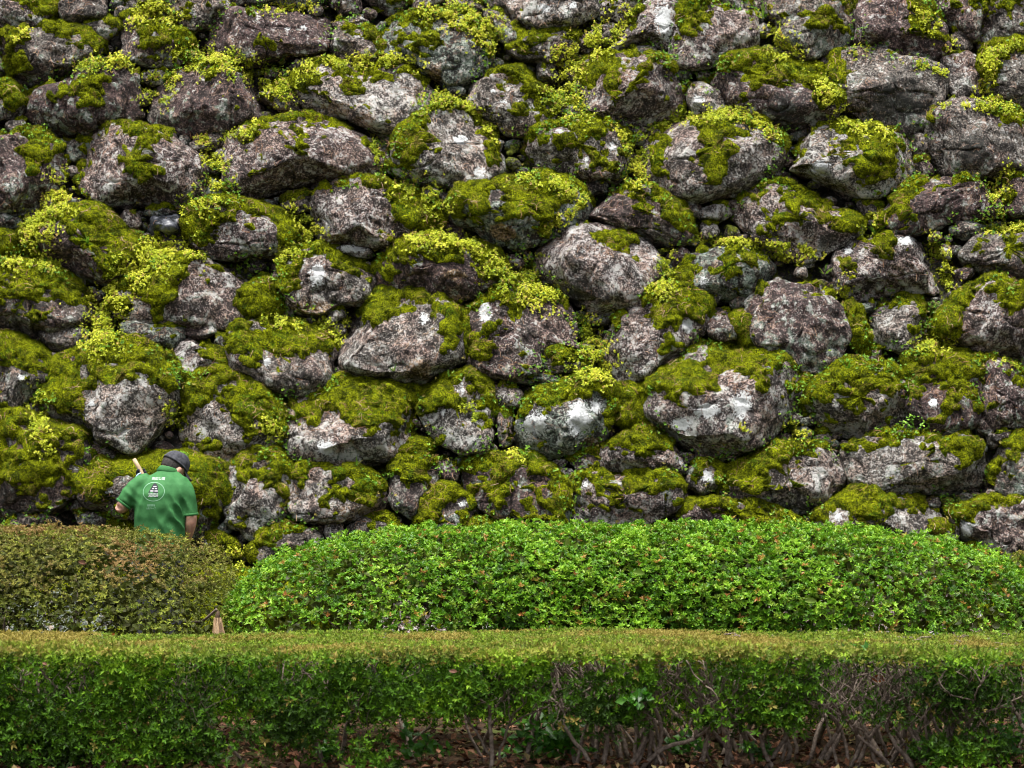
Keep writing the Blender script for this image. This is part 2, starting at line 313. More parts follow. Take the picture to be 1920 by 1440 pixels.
# ------------------------------------------------------------------ the wall's boulders
# outline in photo pixels | moss cover | side the moss favours | tone | marks (m moss, b bare, w white lichen, t tan, d dark)
# tone: p purple, g grey, n greenish, s strongly speckled, d dark, k brown
STONES = """
-20,-20 60,-20 100,0 98,40 60,58 20,62 -20,50|.5|r|g|
102,-20 190,-20 200,20 195,35 150,42 135,50 108,45 100,20|.12|l|gd|
150,45 165,36 200,38 228,40 225,60 195,75 165,68 152,55|.3|r|g|
8,70 50,58 90,52 130,55 170,68 190,85 180,105 145,125 110,140 60,155 25,158 2,145 5,100|.5|t|g|b(90,95,30,35) m(35,120,25,25)
230,40 250,32 290,38 330,50 355,75 352,105 330,125 275,128 232,115 228,80|.6|r|g|b(242,90,14,40)
235,-20 310,-20 320,20 300,40 262,35 240,25|.5|t|g|
318,-20 395,-20 440,5 430,25 395,45 360,60 335,45 318,20|.35|l|g|
388,80 400,40 430,22 500,20 560,22 612,28 618,60 612,95 580,110 540,105 500,118 440,125 400,110|.10|t|p|m(505,92,36,20) w(540,55,7,6) w(570,52,8,6)
45,180 55,160 100,155 150,140 200,125 240,125 252,150 256,185 252,222 210,232 165,245 120,254 80,248 55,220 45,195|.38|t|p|w(104,225,11,8) m(165,185,25,35) b(235,180,18,40)
-20,160 20,158 40,180 48,210 30,220 -20,225|.8|t|g|
10,235 25,220 45,225 52,245 35,252 12,248|.05|t|g|
268,140 290,128 312,135 310,155 285,160 265,155|.1|t|gs|
285,190 300,160 345,130 395,122 430,130 470,145 480,170 492,195 485,225 440,240 430,252 380,255 330,250 295,235 282,215|.12|t|p|m(395,140,12,16)
-20,260 0,255 40,250 80,255 110,275 120,310 115,350 80,370 60,390 20,400 -20,395|.28|r|p|m(65,290,20,40)
145,330 165,290 175,262 205,242 240,242 270,250 320,255 345,275 375,290 385,320 375,350 360,375 320,385 270,388 200,385 160,370|.34|l|ps|m(270,315,40,45) b(190,300,22,45)
355,275 372,255 400,250 432,262 428,275 395,282 365,285|.02|t|g|
575,22 585,8 602,10 606,24 595,32 580,30|.02|t|g|
605,-20 670,-20 680,10 665,28 640,25 620,10|.15|t|p|
672,-20 770,-20 765,10 740,30 720,25 700,10|.8|t|g|
780,-20 830,-20 830,5 790,25 770,20|.15|t|g|
836,5 860,-5 900,0 908,20 880,22 850,18|.25|r|g|
905,25 930,20 960,45 980,70 960,85 940,80 920,55|.15|r|g|
905,-20 955,-20 958,20 940,24 915,15|.3|t|g|
622,45 650,30 690,36 695,48 660,50 640,53 624,52|.02|t|k|
625,60 640,47 670,46 700,65 720,95 715,115 680,118 650,118 625,105|.38|r|g|
690,60 725,38 735,48 712,66|.02|t|n|
715,80 735,50 760,30 800,22 850,25 890,40 910,60 925,95 900,130 880,150 845,160 820,145 790,135 760,115 725,105|.48|t|n|b(860,110,45,45) t(815,145,14,25)
555,140 600,125 640,115 690,118 720,112 755,115 780,130 800,165 802,195 790,215 770,240 745,258 715,252 690,240 650,230 610,215 580,195 560,165|.36|t|s|m(660,170,22,26) t(630,205,40,18) t(685,225,22,20) b(760,160,25,30)
537,128 560,110 590,108 602,120 570,130 548,134|.08|r|g|
868,185 880,155 905,128 940,122 985,135 1020,160 1042,195 1035,225 1000,248 960,250 930,235 900,215 872,200|.48|r|s|b(895,160,25,25) t(960,243,25,9) w(925,170,7,5) w(945,190,9,5)
745,280 765,245 800,220 835,198 870,205 900,225 930,250 940,285 935,320 915,345 870,358 820,350 775,340 745,320|.42|l|gs|m(765,270,20,50) m(925,270,15,50) b(830,225,28,22) w(863,262,15,11) w(900,322,13,10) b(850,300,50,45)
432,270 460,245 510,228 560,225 600,232 640,248 690,260 715,285 718,315 700,345 660,350 610,350 560,355 520,352 480,372 440,365 430,330 425,300|.27|t|ps|m(565,290,14,35)
815,172 835,175 850,192 825,198 808,190|.1|t|s|
950,-20 1130,-20 1130,15 1100,40 1060,55 1010,58 970,45 950,20|.12|t|gs|w(1020,15,12,10) w(1075,10,10,10)
950,75 985,60 1040,57 1080,65 1085,85 1060,110 1030,120 980,115 955,95|.62|t|g|
1005,125 1035,120 1048,140 1040,158 1010,150|.1|t|g|
1135,100 1170,60 1200,20 1215,2 1255,0 1270,15 1268,60 1265,90 1245,95 1220,78 1180,90 1150,105|.14|l|ps|m(1190,30,15,20) w(1245,40,18,40)
1270,20 1300,5 1340,10 1370,22 1405,25 1418,50 1415,85 1400,110 1350,120 1300,132 1268,120 1262,100|.30|t|ps|m(1300,40,35,40) b(1370,70,45,40)
1180,100 1200,85 1225,85 1232,105 1200,108|.1|t|gd|
1075,165 1085,130 1110,108 1150,105 1200,108 1240,120 1270,150 1288,175 1285,210 1260,225 1210,238 1160,232 1110,215 1085,190|.42|t|ps|m(1100,145,15,18) m(1150,170,14,30) b(1120,190,20,20) m(1275,200,14,30)
1290,170 1305,150 1325,152 1350,180 1358,210 1330,222 1305,215 1288,190|.03|t|s|w(1310,190,12,12)
985,280 1000,250 1040,238 1090,232 1140,235 1165,255 1170,290 1172,320 1150,345 1100,340 1060,325 1020,320 990,300|.6|t|gs|w(1150,275,9,12) w(1100,298,6,9) w(1050,245,10,5)
1210,280 1225,245 1260,225 1310,218 1370,220 1420,235 1460,265 1462,300 1440,335 1400,365 1330,378 1290,375 1250,355 1225,330 1212,305|.5|t|gs|m(1345,300,30,60) m(1235,300,15,30) b(1285,270,28,40) b(1400,320,25,30)
1090,345 1120,335 1140,345 1135,365 1100,365|.15|t|n|
1022,330 1035,324 1060,328 1066,340 1040,344|.02|t|g|
1335,150 1360,125 1400,112 1440,108 1500,115 1540,140 1560,175 1570,205 1550,230 1500,250 1450,245 1400,225 1360,205 1340,180|.62|t|p|b(1470,205,48,42) d(1470,210,40,40) b(1360,160,20,25)
1440,-20 1540,-20 1600,0 1600,60 1590,90 1540,105 1500,108 1465,75 1460,45 1440,30|.4|t|g|m(1550,40,40,40) b(1500,85,45,22)
1610,0 1640,-20 1710,-20 1740,20 1770,60 1775,95 1750,110 1700,110 1650,95 1610,85 1605,40|.3|r|p|m(1735,40,20,40) b(1660,30,25,30)
1760,-20 1840,-20 1840,40 1830,80 1790,60 1765,30|.35|r|p|
1840,-20 1940,-20 1940,60 1900,85 1860,100 1835,95 1840,40|.45|l|gd|
1783,62 1800,50 1820,65 1825,95 1790,95|.05|t|g|
1560,140 1575,110 1610,98 1650,97 1690,118 1740,125 1770,145 1770,180 1755,205 1740,235 1690,250 1640,240 1590,215 1570,185|.06|l|k|m(1568,120,16,26) d(1680,190,80,60)
1765,110 1800,100 1830,110 1840,140 1835,165 1840,190 1800,190 1782,170 1780,140|.03|t|gs|
1845,95 1880,78 1940,80 1940,200 1880,200 1850,180 1840,130|.4|l|g|b(1910,150,30,45)
1740,240 1750,205 1790,192 1840,195 1880,205 1930,230 1940,330 1880,335 1820,332 1760,320 1742,285|.16|r|g|m(1890,215,30,20) m(1748,225,10,25) d(1830,280,50,40)
1500,300 1520,260 1550,238 1600,232 1650,240 1700,270 1705,300 1700,345 1660,360 1610,370 1560,350 1510,330 1482,322|.58|t|gs|w(1538,316,20,16) b(1535,335,35,28) m(1640,300,35,45)
1708,255 1720,240 1740,260 1745,290 1720,298 1708,280|.05|t|k|
1710,302 1735,300 1755,325 1720,345 1708,330|.2|t|g|
1865,340 1890,325 1940,320 1940,410 1890,405 1870,380|.35|l|p|
1655,420 1670,390 1700,350 1740,335 1790,335 1840,350 1865,385 1860,405 1820,410 1780,415 1730,435 1690,440 1660,430|.28|l|p|m(1690,375,20,35) b(1770,385,60,30)
-20,412 10,402 40,410 42,425 10,430 -20,432|.02|t|n|
-20,436 10,434 28,450 30,475 0,490 -20,490|1|t|g|
75,440 105,410 140,398 190,400 230,425 270,450 285,480 270,505 220,520 205,530 160,515 120,500 85,480|.74|r|p|b(145,485,30,22)
45,430 80,405 100,412 72,442 80,478 60,485 40,465|.95|t|g|
222,400 240,393 262,405 265,425 240,430 225,418|.1|t|ps|
185,402 205,395 215,405 200,412|.05|t|g|
265,396 300,388 335,392 330,402 280,405|.3|t|n|
335,392 350,380 368,385 365,402 345,402|.02|t|g|
355,430 365,400 400,380 440,378 490,385 530,405 550,430 548,460 520,478 470,485 410,480 370,465|.62|t|ps|b(470,455,60,20) m(535,445,16,30) m(375,430,20,30)
-20,505 30,495 80,497 120,510 150,545 172,575 172,605 130,615 80,615 60,635 20,630 -20,620|.72|t|d|b(140,590,30,22)
70,620 95,612 165,618 160,650 120,660 90,650|.12|t|d|
212,560 230,520 280,495 350,490 400,490 450,500 490,530 478,560 470,590 430,612 380,610 330,605 270,600 235,590 215,580|.46|l|ps|m(300,540,35,45) b(400,570,65,35) b(262,575,16,22)
225,606 260,603 340,614 345,630 330,655 290,652 240,640|.15|t|nd|
347,612 400,608 410,625 380,638 350,632|.02|t|k|
328,665 345,640 370,637 400,650 425,658 430,690 400,708 355,705 330,690|.3|r|ps|b(350,665,20,20)
398,645 412,628 428,640 428,655|.2|t|n|
-20,650 10,632 40,640 80,665 105,700 95,725 40,750 40,765 -20,770|.62|t|d|w(40,708,9,7) b(40,735,18,16)
95,740 110,700 150,660 200,645 250,645 310,665 330,700 325,740 315,780 280,820 250,850 210,835 160,810 110,790 88,770|.6|t|gs|m(115,730,26,50) b(220,770,75,50) w(172,757,11,8)
590,395 600,370 640,350 700,345 760,355 800,375 832,405 825,430 790,435 745,445 710,465 650,455 600,460 592,430|.38|r|ps|m(775,400,40,30) t(625,448,28,12) b(660,390,60,35) t(730,448,22,10)
527,384 540,368 588,364 590,390 560,402 530,397|.35|t|g|
790,354 820,352 845,365 842,382 815,378 795,368|.02|t|g|
815,382 832,386 830,400 818,394|.02|t|g|
850,380 880,350 930,335 990,332 1050,345 1090,370 1095,400 1070,435 1020,450 970,470 930,455 900,430 860,415|.74|t|n|b(930,370,18,25) t(945,435,25,16) b(1068,400,14,22)
843,445 865,425 876,445 872,462 850,458|.02|t|p|
625,468 660,457 700,470 705,480 680,486 650,478|.02|t|s|w(660,467,28,8)
520,510 545,480 590,470 640,468 680,490 698,520 690,550 670,570 640,570 600,590 565,588 545,570 525,540|.42|t|s|w(595,515,17,24) t(590,575,45,14) b(640,535,50,28) m(540,520,18,30)
700,510 720,475 770,452 840,450 900,465 935,490 935,530 900,560 850,572 820,568 790,548 740,545 712,535|.66|t|p|b(830,510,55,22) t(850,515,25,12) t(850,563,35,10)
455,590 450,565 485,520 515,535 530,560 525,582 500,598 470,605|1|t|g|
432,660 440,625 470,602 520,590 560,600 600,625 622,660 620,690 610,725 570,738 520,735 480,720 445,700|.62|t|g|w(500,675,7,16) b(570,705,40,22) m(560,640,45,30)
608,612 620,580 640,575 650,592 630,600 620,615|.1|t|gs|
650,620 665,580 690,560 740,553 790,558 830,570 850,590 855,630 870,670 850,690 800,705 760,712 700,710 650,700 640,670|.36|t|s|m(700,580,40,24) m(845,620,20,50) w(795,597,10,16) t(785,690,30,20) b(740,640,70,45)
875,640 885,600 920,560 960,535 1000,532 1040,560 1068,590 1078,630 1075,660 1060,650 1010,658 1015,695 950,712 900,700 875,675|.33|l|pg|w(910,585,13,20) m(965,565,20,16) b(1020,610,45,30) m(910,650,25,25)
838,582 872,588 890,610 880,655 860,640 848,605|1|t|g|
1010,655 1060,645 1100,665 1100,695 1050,705 1018,692|.8|t|g|w(1022,683,8,8)
1000,700 1030,704 1060,704 1065,716 1000,722 960,716|.1|t|nd|
1105,410 1130,380 1170,358 1215,352 1255,370 1285,405 1295,435 1280,455 1230,462 1200,450 1160,425 1120,418|.52|r|g|b(1130,398,28,22) m(1270,400,20,30)
1000,480 1020,450 1060,425 1090,418 1120,430 1160,430 1200,445 1230,480 1232,520 1215,555 1190,585 1150,585 1110,580 1065,560 1040,530 1010,510|.14|t|ps|m(1140,450,35,18) w(1098,473,8,6) d(1090,550,45,30) t(1165,437,18,8)
1270,377 1300,372 1318,388 1310,408 1288,405|.1|t|g|
1302,396 1330,380 1360,385 1375,400 1355,415 1312,413|.1|t|gs|
1310,420 1345,416 1350,440 1320,450|.15|t|gs|
1380,380 1420,355 1470,350 1530,375 1580,400 1610,430 1590,450 1550,475 1510,490 1460,480 1425,460 1400,430 1385,405|.46|t|ps|d(1450,450,40,30) d(1550,450,30,20) t(1505,478,16,12) m(1590,425,26,10)
1250,480 1268,462 1295,470 1285,495 1265,505|.02|t|p|
1265,530 1290,490 1340,465 1390,462 1440,478 1460,500 1440,530 1400,555 1350,560 1300,555 1270,545|.42|t|gn|w(1320,527,10,12) t(1340,505,12,14) m(1285,510,20,20)
1100,602 1120,582 1150,582 1158,595 1135,612 1110,612|.08|t|gd|
1135,650 1160,600 1190,560 1230,550 1290,552 1320,575 1320,610 1300,640 1280,660 1240,680 1220,700 1180,722 1150,712 1138,680|.46|r|ps|m(1250,575,40,30) b(1190,640,40,60) m(1160,600,14,30) w(1290,610,12,16) m(1255,650,22,22)
1312,552 1335,545 1352,555 1345,572 1330,582 1316,572|.1|t|gd|
1325,625 1330,590 1345,578 1368,582 1375,615 1385,638 1350,640|.03|t|p|
1370,592 1398,590 1425,620 1415,645 1392,645 1380,620|1|t|g|
1398,580 1415,550 1450,532 1490,530 1530,545 1565,570 1585,610 1585,650 1560,685 1530,695 1500,690 1480,660 1430,655 1405,630|.05|t|p|
1425,662 1475,667 1485,688 1445,682|.05|t|n|
1780,430 1795,415 1830,412 1855,422 1840,440 1800,450|.05|t|n|
1735,447 1758,432 1770,448 1748,456|.02|t|k|
1762,472 1775,452 1788,475 1780,490|.05|t|g|
1800,480 1830,445 1870,435 1940,430 1940,525 1880,520 1840,505 1810,495|.26|t|d|
1570,480 1600,455 1650,437 1700,440 1740,455 1765,490 1775,530 1770,550 1710,552 1650,555 1610,560 1575,550 1572,515|.24|t|ps|m(1665,460,28,30) m(1585,490,18,20) w(1590,470,10,8) w(1700,450,22,10)
1488,520 1492,500 1510,497 1515,522|.05|t|s|
1600,575 1645,562 1640,585 1610,588|.05|t|n|
1632,610 1640,585 1680,560 1715,552 1735,575 1738,620 1725,650 1695,665 1665,650 1640,640|.2|r|ks|
1745,610 1760,580 1800,550 1850,528 1890,530 1940,560 1940,680 1890,670 1830,660 1780,650 1750,640|.4|l|ps|m(1900,560,30,25) m(1775,600,22,30) b(1850,610,40,50)
1785,507 1820,502 1830,515 1800,530|.1|t|p|
1700,720 1705,670 1740,650 1790,655 1830,670 1835,720 1830,790 1800,810 1745,815 1720,790 1700,760|.76|t|p|b(1748,755,18,24) w(1750,755,10,14)
1835,690 1860,670 1900,690 1940,710 1940,800 1880,800 1840,815 1828,790 1832,740|.15|t|p|
1590,560 1600,570 1612,590 1630,625 1622,655 1600,650 1588,630|.95|t|g|
-20,780 40,790 110,800 160,830 165,870 150,930 100,955 40,955 -20,960|.9|t|d|
160,850 175,825 220,850 210,862 175,870|.1|t|gs|
150,890 200,860 260,848 300,850 380,865 415,890 425,940 405,975 370,1010 320,1000 220,960 160,950|.86|t|k|b(222,905,24,35) w(205,922,8,7)
322,820 325,780 345,715 400,700 450,702 485,720 515,750 535,790 530,830 500,845 450,858 390,852 350,840|.72|t|ks|b(395,785,22,22) b(430,815,28,30) t(415,850,30,10)
410,888 420,862 445,860 448,880 430,890|.05|t|ks|
425,930 430,880 465,852 520,852 550,880 550,930 540,960 510,990 470,1010 435,980|.5|t|gs|b(480,950,45,30)
135,962 165,958 210,970 205,990 150,985|.15|t|k|
205,975 240,965 250,1000 200,1005|.95|t|g|
30,968 100,962 120,985 40,988|.1|t|d|
380,1005 410,1000 440,1020 450,1045 420,1050 385,1030|.8|t|g|
540,830 545,770 580,740 630,712 690,715 740,735 765,765 768,810 745,850 700,870 650,878 590,872 550,855|.52|t|ks|m(690,760,70,30) m(580,775,25,16) b(600,820,45,40) w(612,840,20,16) t(640,873,50,8)
742,732 765,718 785,735 782,765 760,760|.95|t|g|
785,770 800,730 830,705 880,700 915,725 925,770 920,820 900,850 870,855 830,830 800,800|.6|t|s|w(866,730,9,12) w(830,773,8,9) b(810,790,15,14) b(885,820,25,16)
925,725 950,720 980,735 975,765 945,770 925,750|.1|t|s|
928,775 960,775 965,835 935,838|.2|t|gd|
745,855 750,830 775,822 808,835 805,852 770,858|.95|t|g|
725,880 740,858 790,858 820,868 822,890 815,920 790,925 780,970 740,960 728,920|.5|t|g|m(770,870,40,20)
548,900 560,880 620,880 680,885 710,910 725,940 720,960 680,970 620,975 570,978 545,955|.5|t|s|m(690,915,32,30) t(665,955,40,16) b(570,950,20,20)
775,950 800,922 840,915 880,935 885,965 870,995 830,1000 790,985|.72|t|g|b(835,960,14,12) w(868,945,8,9)
820,866 845,860 862,880 855,905 828,900|.1|t|p|
853,860 866,858 868,872 856,874|.0|t|n|
470,1040 480,1000 520,985 580,990 605,1010 600,1030 540,1045 490,1060|.5|l|g|w(590,1022,9,10)
610,980 640,975 645,1000 625,1020 608,1005|.05|t|gs|
645,990 700,970 730,970 755,1000 740,1015 660,1020|.45|r|g|
875,880 890,860 930,855 1000,860 1040,880 1055,920 1062,960 1050,985 1000,990 950,975 910,960 885,920|.72|t|p|b(905,940,18,25) t(925,970,20,10)
870,992 900,978 960,980 985,1000 950,1012 880,1008|.85|t|g|
770,990 815,993 820,1010 775,1010|.02|t|gs|
972,800 975,755 1010,740 1060,715 1110,712 1150,730 1145,800 1120,820 1080,845 1040,860 1000,850 975,830|.5|t|gn|w(1003,797,27,26) w(1085,785,25,40) w(1118,762,13,14) w(1047,832,10,8) b(1040,800,20,30) t(1105,827,20,7) m(1050,735,50,14)
1150,735 1190,722 1225,740 1235,785 1190,800 1152,790|.95|t|g|
1215,770 1225,720 1260,690 1300,655 1360,648 1430,660 1480,695 1482,740 1470,790 1440,830 1390,848 1330,850 1285,840 1260,810 1225,790|.46|t|ps|w(1390,755,20,32) w(1328,770,27,14) w(1278,795,22,14) m(1270,720,50,30) b(1370,800,80,40)
1130,840 1140,822 1180,802 1230,808 1265,835 1275,860 1290,888 1250,890 1180,885 1130,880|.6|t|ps|w(1287,868,16,10) m(1230,830,30,16)
1070,862 1100,845 1125,850 1128,885 1085,885|.3|t|g|
1290,880 1310,870 1345,865 1358,895 1340,920 1310,930 1290,905|.5|r|g|w(1325,892,12,12)
1065,920 1100,892 1180,888 1250,892 1285,920 1275,955 1240,975 1180,990 1110,985 1085,960|.5|t|ps|w(1098,908,7,6)
1275,960 1300,940 1360,932 1440,950 1500,985 1510,1000 1400,1000 1300,995 1270,985|.75|t|p|b(1305,980,30,16)
1355,900 1370,870 1420,842 1480,838 1540,840 1580,860 1585,900 1560,930 1520,955 1470,965 1400,950 1360,930|.5|l|gs|m(1430,860,50,22) b(1540,900,30,30)
1072,960 1085,965 1110,988 1120,1005 1090,1012 1070,985|.02|t|g|
1515,760 1520,715 1560,690 1620,690 1690,705 1710,740 1700,785 1670,810 1610,825 1560,820 1530,800|.66|l|gs|
1485,720 1510,700 1518,730 1505,752 1488,745|.9|t|g|
1585,850 1595,835 1650,818 1740,815 1810,820 1835,850 1848,880 1840,910 1780,925 1710,928 1650,920 1600,900|.32|t|s|m(1815,850,26,26)
1860,870 1880,830 1940,800 1940,930 1890,930 1862,910|.35|l|gd|
1845,810 1895,806 1885,828 1858,842|.2|t|gd|
1525,985 1540,955 1590,930 1650,920 1720,935 1770,970 1790,1010 1700,1020 1600,1000 1540,1000|.6|t|ks|b(1690,985,32,22) w(1572,968,10,12)
1800,960 1840,940 1880,930 1940,935 1940,1040 1880,1050 1830,1020 1800,1000|.22|l|ps|w(1812,995,12,16)
1585,925 1600,912 1606,925 1595,932|.02|t|k|
1732,935 1760,932 1766,948 1745,958|.02|t|g|
1775,950 1798,955 1800,1000 1795,1012 1772,968|.8|t|g|
"""
LABELS = {   # boulders with a look of their own, found by a pixel inside them
    (310, 428): "small wet black slate stone with a smooth shiny face",
    (1080, 790): "boulder with large white lichen crusts under a moss cap",
    (1390, 780): "large speckled boulder with white lichen blots",
    (1670, 190): "big bare brown oval boulder",
    (500, 70): "bare purple slab with a dark crack",
    (1490, 610): "big bare purple egg-shaped boulder",
    (1325, 190): "small upright stone spotted with white lichen",
    (1830, 270): "bare dark grey round boulder",
    (80, 880): "wide boulder completely blanketed in moss",
    (665, 470): "thin whitish flat stone",
    (1120, 510): "large bare brown and grey rounded boulder",
}
# stonecrop strokes: pixel polyline and half width
SEDUM = [([(122,345),(95,395),(60,440),(75,425)],24),([(15,498),(60,490),(110,500)],12),([(290,445),(300,478),(245,510),(215,555),(192,600),(182,640),(210,650)],24),
([(300,480),(375,475)],15),([(345,440),(360,390),(400,370),(420,335),(385,290)],17),([(285,190),(312,140),(350,120),(420,113),(480,140),(528,180),(540,150)],20),
([(570,130),(640,118),(750,112),(790,128)],10),([(140,128),(170,122),(238,117)],12),([(245,45),(285,12),(330,38)],12),([(22,72),(55,60)],7),([(500,20),(560,15),(590,14)],8),
([(800,22),(890,34),(925,60),(922,90)],20),([(1050,120),(1100,85),(1150,60),(1170,30)],22),([(1060,130),(1070,180),(1085,215)],18),([(1025,175),(1058,215)],14),
([(780,212),(820,180),(862,190)],12),([(862,190),(905,222),(938,262)],9),([(695,268),(722,320)],9),([(745,350),(800,365),(836,402)],19),([(545,395),(578,420),(590,450)],12),
([(522,480),(560,462),(600,440)],12),([(752,450),(860,452),(918,478)],13),([(925,500),(965,540),(1000,550),(1052,560)],20),([(1005,485),(985,520)],13),
([(955,340),(1010,338),(1050,350),(1085,372)],9),([(1196,255),(1196,310),(1190,345)],16),([(1222,240),(1260,225),(1330,218),(1400,215),(1455,255)],10),
([(1442,50),(1470,90),(1505,112)],19),([(1540,160),(1560,190),(1578,222)],16),([(1600,102),(1625,95)],8),([(1720,15),(1760,60),(1790,95)],10),([(1690,115),(1775,138)],6),
([(1905,80),(1852,110),(1845,175)],13),([(1830,198),(1905,207)],9),([(1570,236),(1665,250)],10),([(1895,322),(1862,370),(1872,420)],12),([(1845,435),(1915,428)],6),
([(1742,450),(1770,500),(1782,545)],12),([(1252,470),(1246,520),(1240,552)],13),([(1100,610),(1115,660),(1135,700),(1078,702)],20),([(1445,475),(1505,492)],9),
([(1705,652),(1785,648)],11),([(500,600),(560,615)],8),([(602,600),(636,650)],11),([(68,740),(76,818),(90,850)],13),([(498,790),(515,820)],12),([(868,755),(890,790)],8),
([(955,852),(985,858)],8),([(1470,800),(1512,820)],8),([(1865,670),(1910,690)],6),([(1470,985),(1512,990)],8),([(318,765),(335,800)],10),([(700,530),(690,560)],7),
([(1215,555),(1260,550)],8),([(1590,520),(1580,560)],8),([(640,640),(650,600)],7),([(1385,800),(1400,812)],4),([(1840,200),(1760,200)],4),([(1100,370),(1060,410),(1020,440)],8),([(1300,450),(1500,465),(1560,495)],6),([(1640,410),(1620,440)],12),([(430,1040),(480,1062)],12),([(1160,240),(1180,290)],9),([(370,265),(470,250),(480,230)],7)]

# ------------------------------------------------------------------ build the wall
def parse_stones():
    out = []
    for ln in STONES.strip().splitlines():
        pts, moss, side, tone, marks = ln.split('|')
        P = [tuple(float(q) for q in s.split(',')) for s in pts.split()]
        mk = []
        for s in marks.split():
            mk.append((s[0], *[float(q) for q in s[2:-1].split(',')]))
        out.append(dict(P=P, moss=float(moss), side=side, tone=tone, marks=mk))
    return out

def chaikin(P):
    n = len(P); Q = []
    for i in range(n):
        a = P[i]; b = P[(i + 1) % n]
        Q.append(a * .8 + b * .2); Q.append(a * .2 + b * .8)
    return np.array(Q)

def polar_radius(P, c, th):
    """distance from c to the outline along each angle"""
    R = np.zeros(len(th))
    A = P - c; B = np.roll(P, -1, 0) - c
    for k, t in enumerate(th):
        d = np.array([math.cos(t), math.sin(t)])
        E = B - A
        den = d[0] * E[:, 1] - d[1] * E[:, 0]
        den = np.where(abs(den) < 1e-12, 1e-12, den)
        s = (A[:, 0] * E[:, 1] - A[:, 1] * E[:, 0]) / den
        u = (A[:, 0] * d[1] - A[:, 1] * d[0]) / den
        ok = (u >= -1e-6) & (u <= 1 + 1e-6) & (s > 0)
        R[k] = s[ok].max() if ok.any() else 0
    bad = R <= 0
    if bad.any(): R[bad] = np.median(R[~bad])
    return R

def poly_area_c(P):
    x, y = P[:, 0], P[:, 1]; x2, y2 = np.roll(x, -1), np.roll(y, -1)
    cr = x * y2 - x2 * y; A = cr.sum() / 2
    return abs(A), np.array([((x + x2) * cr).sum(), ((y + y2) * cr).sum()]) / (6 * A)

EXT = np.array([0, -1.0, 0.12]); EXT /= np.linalg.norm(EXT)   # the way a boulder bulges out of the wall
WALL_SURF = []     # (verts, faces) of everything, for planting

wall = link('stone_wall', None, label='high dry stone wall of rough boulders grown over with green moss and yellow stonecrop', cat='wall')
wall.location = (0, BASE_Y, 0)
WLOC = np.array([0, BASE_Y, 0])

